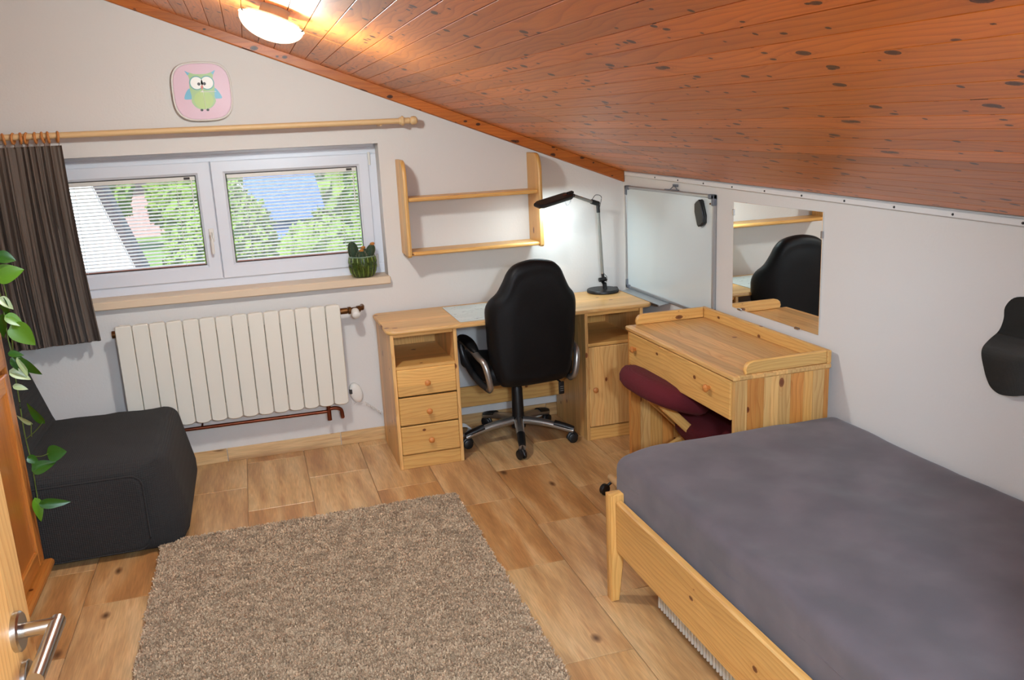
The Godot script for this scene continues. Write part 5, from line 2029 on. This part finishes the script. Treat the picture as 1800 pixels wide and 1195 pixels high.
	b.lathe([Vector2(0.0001, 0.031), Vector2(0.004, 0.031), Vector2(0.004, 0.037), Vector2(0.0001, 0.0375)], 14, Transform3D(Basis(Vector3.RIGHT, PI / 2), Vector3.ZERO))
	add("hub", b, M.white_plastic, t)

func potted_cactus():
	var t := thing("potted_cactus", "dark cactus in a ribbed green glazed pot on the window sill", "potted cactus", Vector3(-1.563, 0.949, -0.028))
	var prof := [Vector2(0.0001, 0.0), Vector2(0.05, 0.0), Vector2(0.058, 0.006), Vector2(0.069, 0.03), Vector2(0.075, 0.06), Vector2(0.0755, 0.085), Vector2(0.072, 0.108), Vector2(0.0705, 0.114), Vector2(0.066, 0.116), Vector2(0.063, 0.112), Vector2(0.064, 0.095), Vector2(0.0001, 0.095)]
	var b := B.new()
	b.lathe(prof, 36)
	var pot := add("pot", b, M.glazed_green, t)
	for i in 16:
		var a := TAU * i / 16 + 0.1
		b = B.new()
		var path := []
		for k in range(2, 8):
			var p: Vector2 = prof[k]
			path.append(Vector3(cos(a) * (p.x - 0.001), p.y, sin(a) * (p.x - 0.001)))
		b.tube(path, 0.004, 6, [0.002, 0.004, 0.0045, 0.0045, 0.004, 0.002])
		add("rib", b, M.glaze_rib, pot)
	b = B.new()
	var rim := []
	for i in 37:
		var a := TAU * i / 36
		rim.append(Vector3(cos(a) * 0.068, 0.114, sin(a) * 0.068))
	b.tube(rim, 0.0042, 8)
	add("rim", b, M.glaze_rim, pot)
	b = B.new()
	b.lathe([Vector2(0.0001, 0.101), Vector2(0.05, 0.1), Vector2(0.063, 0.097)], 24)
	add("soil", b, M.soil, t)
	# stems: [x, z, height, radius, lean x]
	for q in [[-0.042, 0.005, 0.105, 0.022, -0.006], [0.036, 0.0, 0.082, 0.02, 0.016], [-0.006, 0.022, 0.052, 0.021, 0.0], [0.01, -0.02, 0.06, 0.021, 0.004]]:
		b = B.new()
		b.smooth()
		var rowsn := 12
		var seg := 36
		var pt := func(i: int, j: int) -> Vector3:
			var s := float(i) / rowsn
			var a := TAU * j / seg
			var r: float = q[3] * (0.85 + 0.35 * sin(PI * clampf(s, 0.0, 0.75)))
			if s > 0.6:
				r *= sqrt(maxf(0.0, 1.0 - pow((s - 0.6) / 0.4, 2.0)))
			r *= 1.0 + 0.13 * cos(a * 9.0)
			return Vector3(q[0] + q[4] * s * 1.4 + cos(a) * r, 0.095 + q[2] * s, q[1] + sin(a) * r)
		for i in rowsn:
			for j in seg:
				var a: Vector3 = pt.call(i, j)
				var c: Vector3 = pt.call(i + 1, j + 1)
				var mid := Vector3(q[0] + q[4] * 0.7, 0.095 + q[2] * 0.45, q[1])
				b.quad(a, pt.call(i, j + 1), c, pt.call(i + 1, j), (a + c) / 2 - mid)
		var st := add("stem", b, M.cactus, t)
		b = B.new()
		b.flat()
		for i in range(1, rowsn):
			for j in 9:
				var p: Vector3 = pt.call(i, j * 4)
				var d := (p - Vector3(q[0], p.y - 0.004, q[1])).normalized()
				for k in 3:
					var u := (d + Vector3(rng.randf_range(-0.7, 0.7), rng.randf_range(-0.4, 0.7), rng.randf_range(-0.7, 0.7))).normalized() * 0.006
					var s := u.cross(Vector3(0.3, 0.5, 0.8)).normalized() * 0.0004
					b.tri(p - s, p + s, p + u, d)
		var sp := add("spines", b, M.spine, st)
		sp.set_meta("kind", "stuff")
	for q in [[-0.003, 0.024, 0.142], [0.012, -0.018, 0.152], [0.062, 0.0, 0.172]]:
		b = B.new()
		b.lathe([Vector2(0.0001, -0.008), Vector2(0.012, -0.004), Vector2(0.014, 0.003), Vector2(0.009, 0.009), Vector2(0.0001, 0.007)], 12, Transform3D(Basis(Vector3.BACK, 0.2), Vector3(q[0], q[2] + 0.004, q[1])))
		add("dry_flower", b, M.cactus_orange, t)

func leaf_mesh(w: float, l: float, fold: float, curl: float) -> ArrayMesh:
	# heart-shaped leaf in the xz plane, stalk at the origin, tip along -y when hung
	var b := B.new()
	b.smooth()
	var n := 10
	var wid := func(s: float) -> float:
		return w * 0.5 * pow(sin(PI * pow(clampf(s, 0.0, 1.0), 0.62)), 0.85) * (1.0 if s > 0.0 else 0.4)
	var pt := func(s: float, k: float, th: float) -> Vector3:
		var x: float = wid.call(s) * k
		return Vector3(x, -l * (s - 0.1 * (1.0 - s) * absf(k)), fold * absf(k) * wid.call(s) - curl * s * s * l + th)
	for th in [0.0004, -0.0004]:
		b.smooth()
		for i in n:
			for k in [[-1.0, -0.5], [-0.5, 0.0], [0.0, 0.5], [0.5, 1.0]]:
				var s0 := float(i) / n
				var s1 := float(i + 1) / n
				b.quad(pt.call(s0, k[0], th), pt.call(s0, k[1], th), pt.call(s1, k[1], th), pt.call(s1, k[0], th), Vector3(0, 0, th))
	return b.mesh()

func hanging_plant():
	var t := thing("trailing_plant", "trailing green vine with heart-shaped leaves hanging over the pine cabinet", "plant")
	# pot on the cabinet top, just outside the picture
	var b := B.new()
	b.lathe([Vector2(0.0001, 0.0), Vector2(0.07, 0.0), Vector2(0.09, 0.13), Vector2(0.097, 0.135), Vector2(0.097, 0.16), Vector2(0.088, 0.16), Vector2(0.085, 0.14), Vector2(0.0001, 0.14)], 28, Transform3D(Basis.IDENTITY, Vector3(-3.24, 1.168, 1.16)))
	add("pot", b, M.clay, t)
	var vines := [
		[Vector3(-3.22, 1.31, 1.15), Vector3(-3.14, 1.37, 1.12), Vector3(-3.06, 1.30, 1.1), Vector3(-3.045, 1.16, 1.09), Vector3(-3.05, 1.05, 1.09), Vector3(-3.066, 0.9, 1.085), Vector3(-3.07, 0.78, 1.085), Vector3(-3.075, 0.62, 1.08), Vector3(-3.07, 0.5, 1.08), Vector3(-3.072, 0.4, 1.08), Vector3(-3.072, 0.31, 1.09)],
		[Vector3(-3.2, 1.31, 1.13), Vector3(-3.12, 1.34, 1.09), Vector3(-3.075, 1.2, 1.06), Vector3(-3.075, 1.0, 1.06), Vector3(-3.06, 0.9, 1.08)],
	]
	for v in vines:
		b = B.new()
		b.tube(spline(v, 6), 0.0024, 7)
		add("stem", b, M.vine, t)
	# leaves: base of the blade, width, length, roll in the picture plane, turn, material, fold
	var ls := [
		[Vector3(-3.045, 1.33, 1.1), 0.05, 0.06, 1.2, 0.4, "leaf", 0.2],
		[Vector3(-3.063, 1.255, 1.1), 0.075, 0.095, 1.75, 0.2, "leaf_pale", 0.15],
		[Vector3(-3.065, 1.17, 1.1), 0.035, 0.06, 0.7, 0.5, "leaf_cream", 0.3],
		[Vector3(-3.062, 1.17, 1.09), 0.04, 0.085, 0.15, -0.5, "leaf", 0.3],
		[Vector3(-3.038, 1.06, 1.1), 0.078, 0.105, 0.62, 0.1, "leaf_pale", 0.15],
		[Vector3(-3.055, 1.10, 1.1), 0.045, 0.07, 0.9, 0.6, "leaf_pale", 0.2],
		[Vector3(-3.07, 1.10, 1.09), 0.04, 0.09, -0.2, -0.4, "leaf", 0.25],
		[Vector3(-3.06, 0.935, 1.09), 0.05, 0.085, 0.5, 0.3, "leaf", 0.3],
		[Vector3(-3.045, 0.93, 1.1), 0.035, 0.08, 0.35, 0.9, "leaf_cream", 0.4],
		[Vector3(-3.045, 0.925, 1.095), 0.05, 0.1, 0.75, -0.3, "leaf", 0.2],
		[Vector3(-3.075, 0.885, 1.1), 0.04, 0.075, 1.0, 0.5, "leaf_cream", 0.3],
		[Vector3(-3.075, 0.825, 1.1), 0.025, 0.05, 1.2, 0.5, "leaf_cream", 0.3],
		[Vector3(-2.998, 0.668, 1.1), 0.042, 0.095, 3.72, 0.5, "leaf", 0.25],
		[Vector3(-3.04, 0.668, 1.1), 0.028, 0.06, 4.1, 0.6, "leaf_cream", 0.3],
		[Vector3(-3.0, 0.535, 1.1), 0.07, 0.065, 1.5, 0.0, "leaf", 0.1],
		[Vector3(-3.062, 0.475, 1.1), 0.055, 0.085, 1.85, 0.5, "leaf", 0.35],
		[Vector3(-3.058, 0.33, 1.1), 0.042, 0.105, 1.45, 0.2, "leaf", 0.3],
		[Vector3(-3.077, 0.35, 1.1), 0.04, 0.1, 0.1, 0.6, "leaf_pale", 0.35],
		[Vector3(-3.073, 0.53, 1.095), 0.035, 0.045, 0.8, 0.2, "leaf", 0.2],
		[Vector3(-3.07, 0.955, 1.1), 0.028, 0.05, 1.35, 0.6, "leaf", 0.2],
	]
	for q in ls:
		var o := add("leaf", leaf_mesh(q[1], q[2], q[6], 0.12), M[q[5]], t)
		o.transform = Transform3D(Basis(Vector3.BACK, q[3]) * Basis(Vector3.UP, q[4]), q[0])
	for q in [[Vector3(-3.075, 0.6, 1.082), Vector3(-3.03, 0.635, 1.1), Vector3(-2.998, 0.668, 1.1)], [Vector3(-3.072, 0.53, 1.08), Vector3(-3.03, 0.528, 1.1), Vector3(-3.0, 0.535, 1.1)], [Vector3(-3.06, 0.95, 1.085), Vector3(-3.05, 1.0, 1.1), Vector3(-3.038, 1.06, 1.1)], [Vector3(-3.05, 0.61, 1.09), Vector3(-3.045, 0.64, 1.1), Vector3(-3.04, 0.668, 1.1)]]:
		b = B.new()
		b.tube(spline(q, 5), 0.0017, 6)
		add("leaf_stalk", b, M.vine, t)

func small_things():
	# old wall plate with a coiled lead right of the radiator
	var t := thing("wall_socket", "oval white wall plate low between radiator and desk", "socket")
	var o := PackedVector2Array()
	for i in 28:
		var a := TAU * i / 28
		o.append(Vector2(cos(a) * 0.036, sin(a) * 0.06))
	var b := B.new()
	b.puff(o, [[0.0, 0.0], [1.0, 0.0], [1.0, 0.012], [0.9, 0.022], [0.6, 0.026], [0.0, 0.026]], Transform3D(Basis(Vector3.BACK, 0.25), Vector3(-1.668, 0.298, 0.001)))
	add("plate", b, M.white_plastic, t)
	b = B.new()
	b.box(Vector3(-1.698, 0.312, 0.02), Vector3(0.016, 0.026, 0.02), 0.002)
	add("jack", b, M.gasket, t)
	t = thing("coiled_cord", "thin white coiled cord from the wall plate to the desk", "cord")
	b = B.new()
	var pts := [Vector3(-1.7, 0.27, 0.025), Vector3(-1.69, 0.225, 0.02), Vector3(-1.665, 0.245, 0.02), Vector3(-1.63, 0.235, 0.02)]
	for i in 70:
		var s := i / 69.0
		var a := s * TAU * 7.0
		pts.append(Vector3(lerpf(-1.62, -1.535, s), lerpf(0.232, 0.16, s) + cos(a) * 0.009, 0.02 + sin(a) * 0.009))
	pts.append(Vector3(-1.50, 0.15, 0.018))
	b.tube(pts, 0.0016, 6)
	add("lead", b, M.white_plastic, t)
	t = thing("cord_bundle", "bundle of whitish cord on the floor behind the desk drawers", "cord")
	b = B.new()
	for k in 4:
		var loop := []
		for i in 25:
			var a := TAU * i / 24
			loop.append(Vector3(-1.098 + cos(a) * (0.03 + 0.003 * k), 0.045 + sin(a) * (0.034 - 0.002 * k), 0.17 + 0.009 * k + 0.01 * sin(a * 2.0)))
		b.tube(loop, 0.0045, 8)
	b.tube(spline([Vector3(-1.07, 0.03, 0.18), Vector3(-1.02, 0.012, 0.16), Vector3(-0.9, 0.006, 0.1), Vector3(-0.7, 0.006, 0.06), Vector3(-0.55, 0.02, 0.04)], 6), 0.004, 8)
	add("loops", b, M.cord, t)
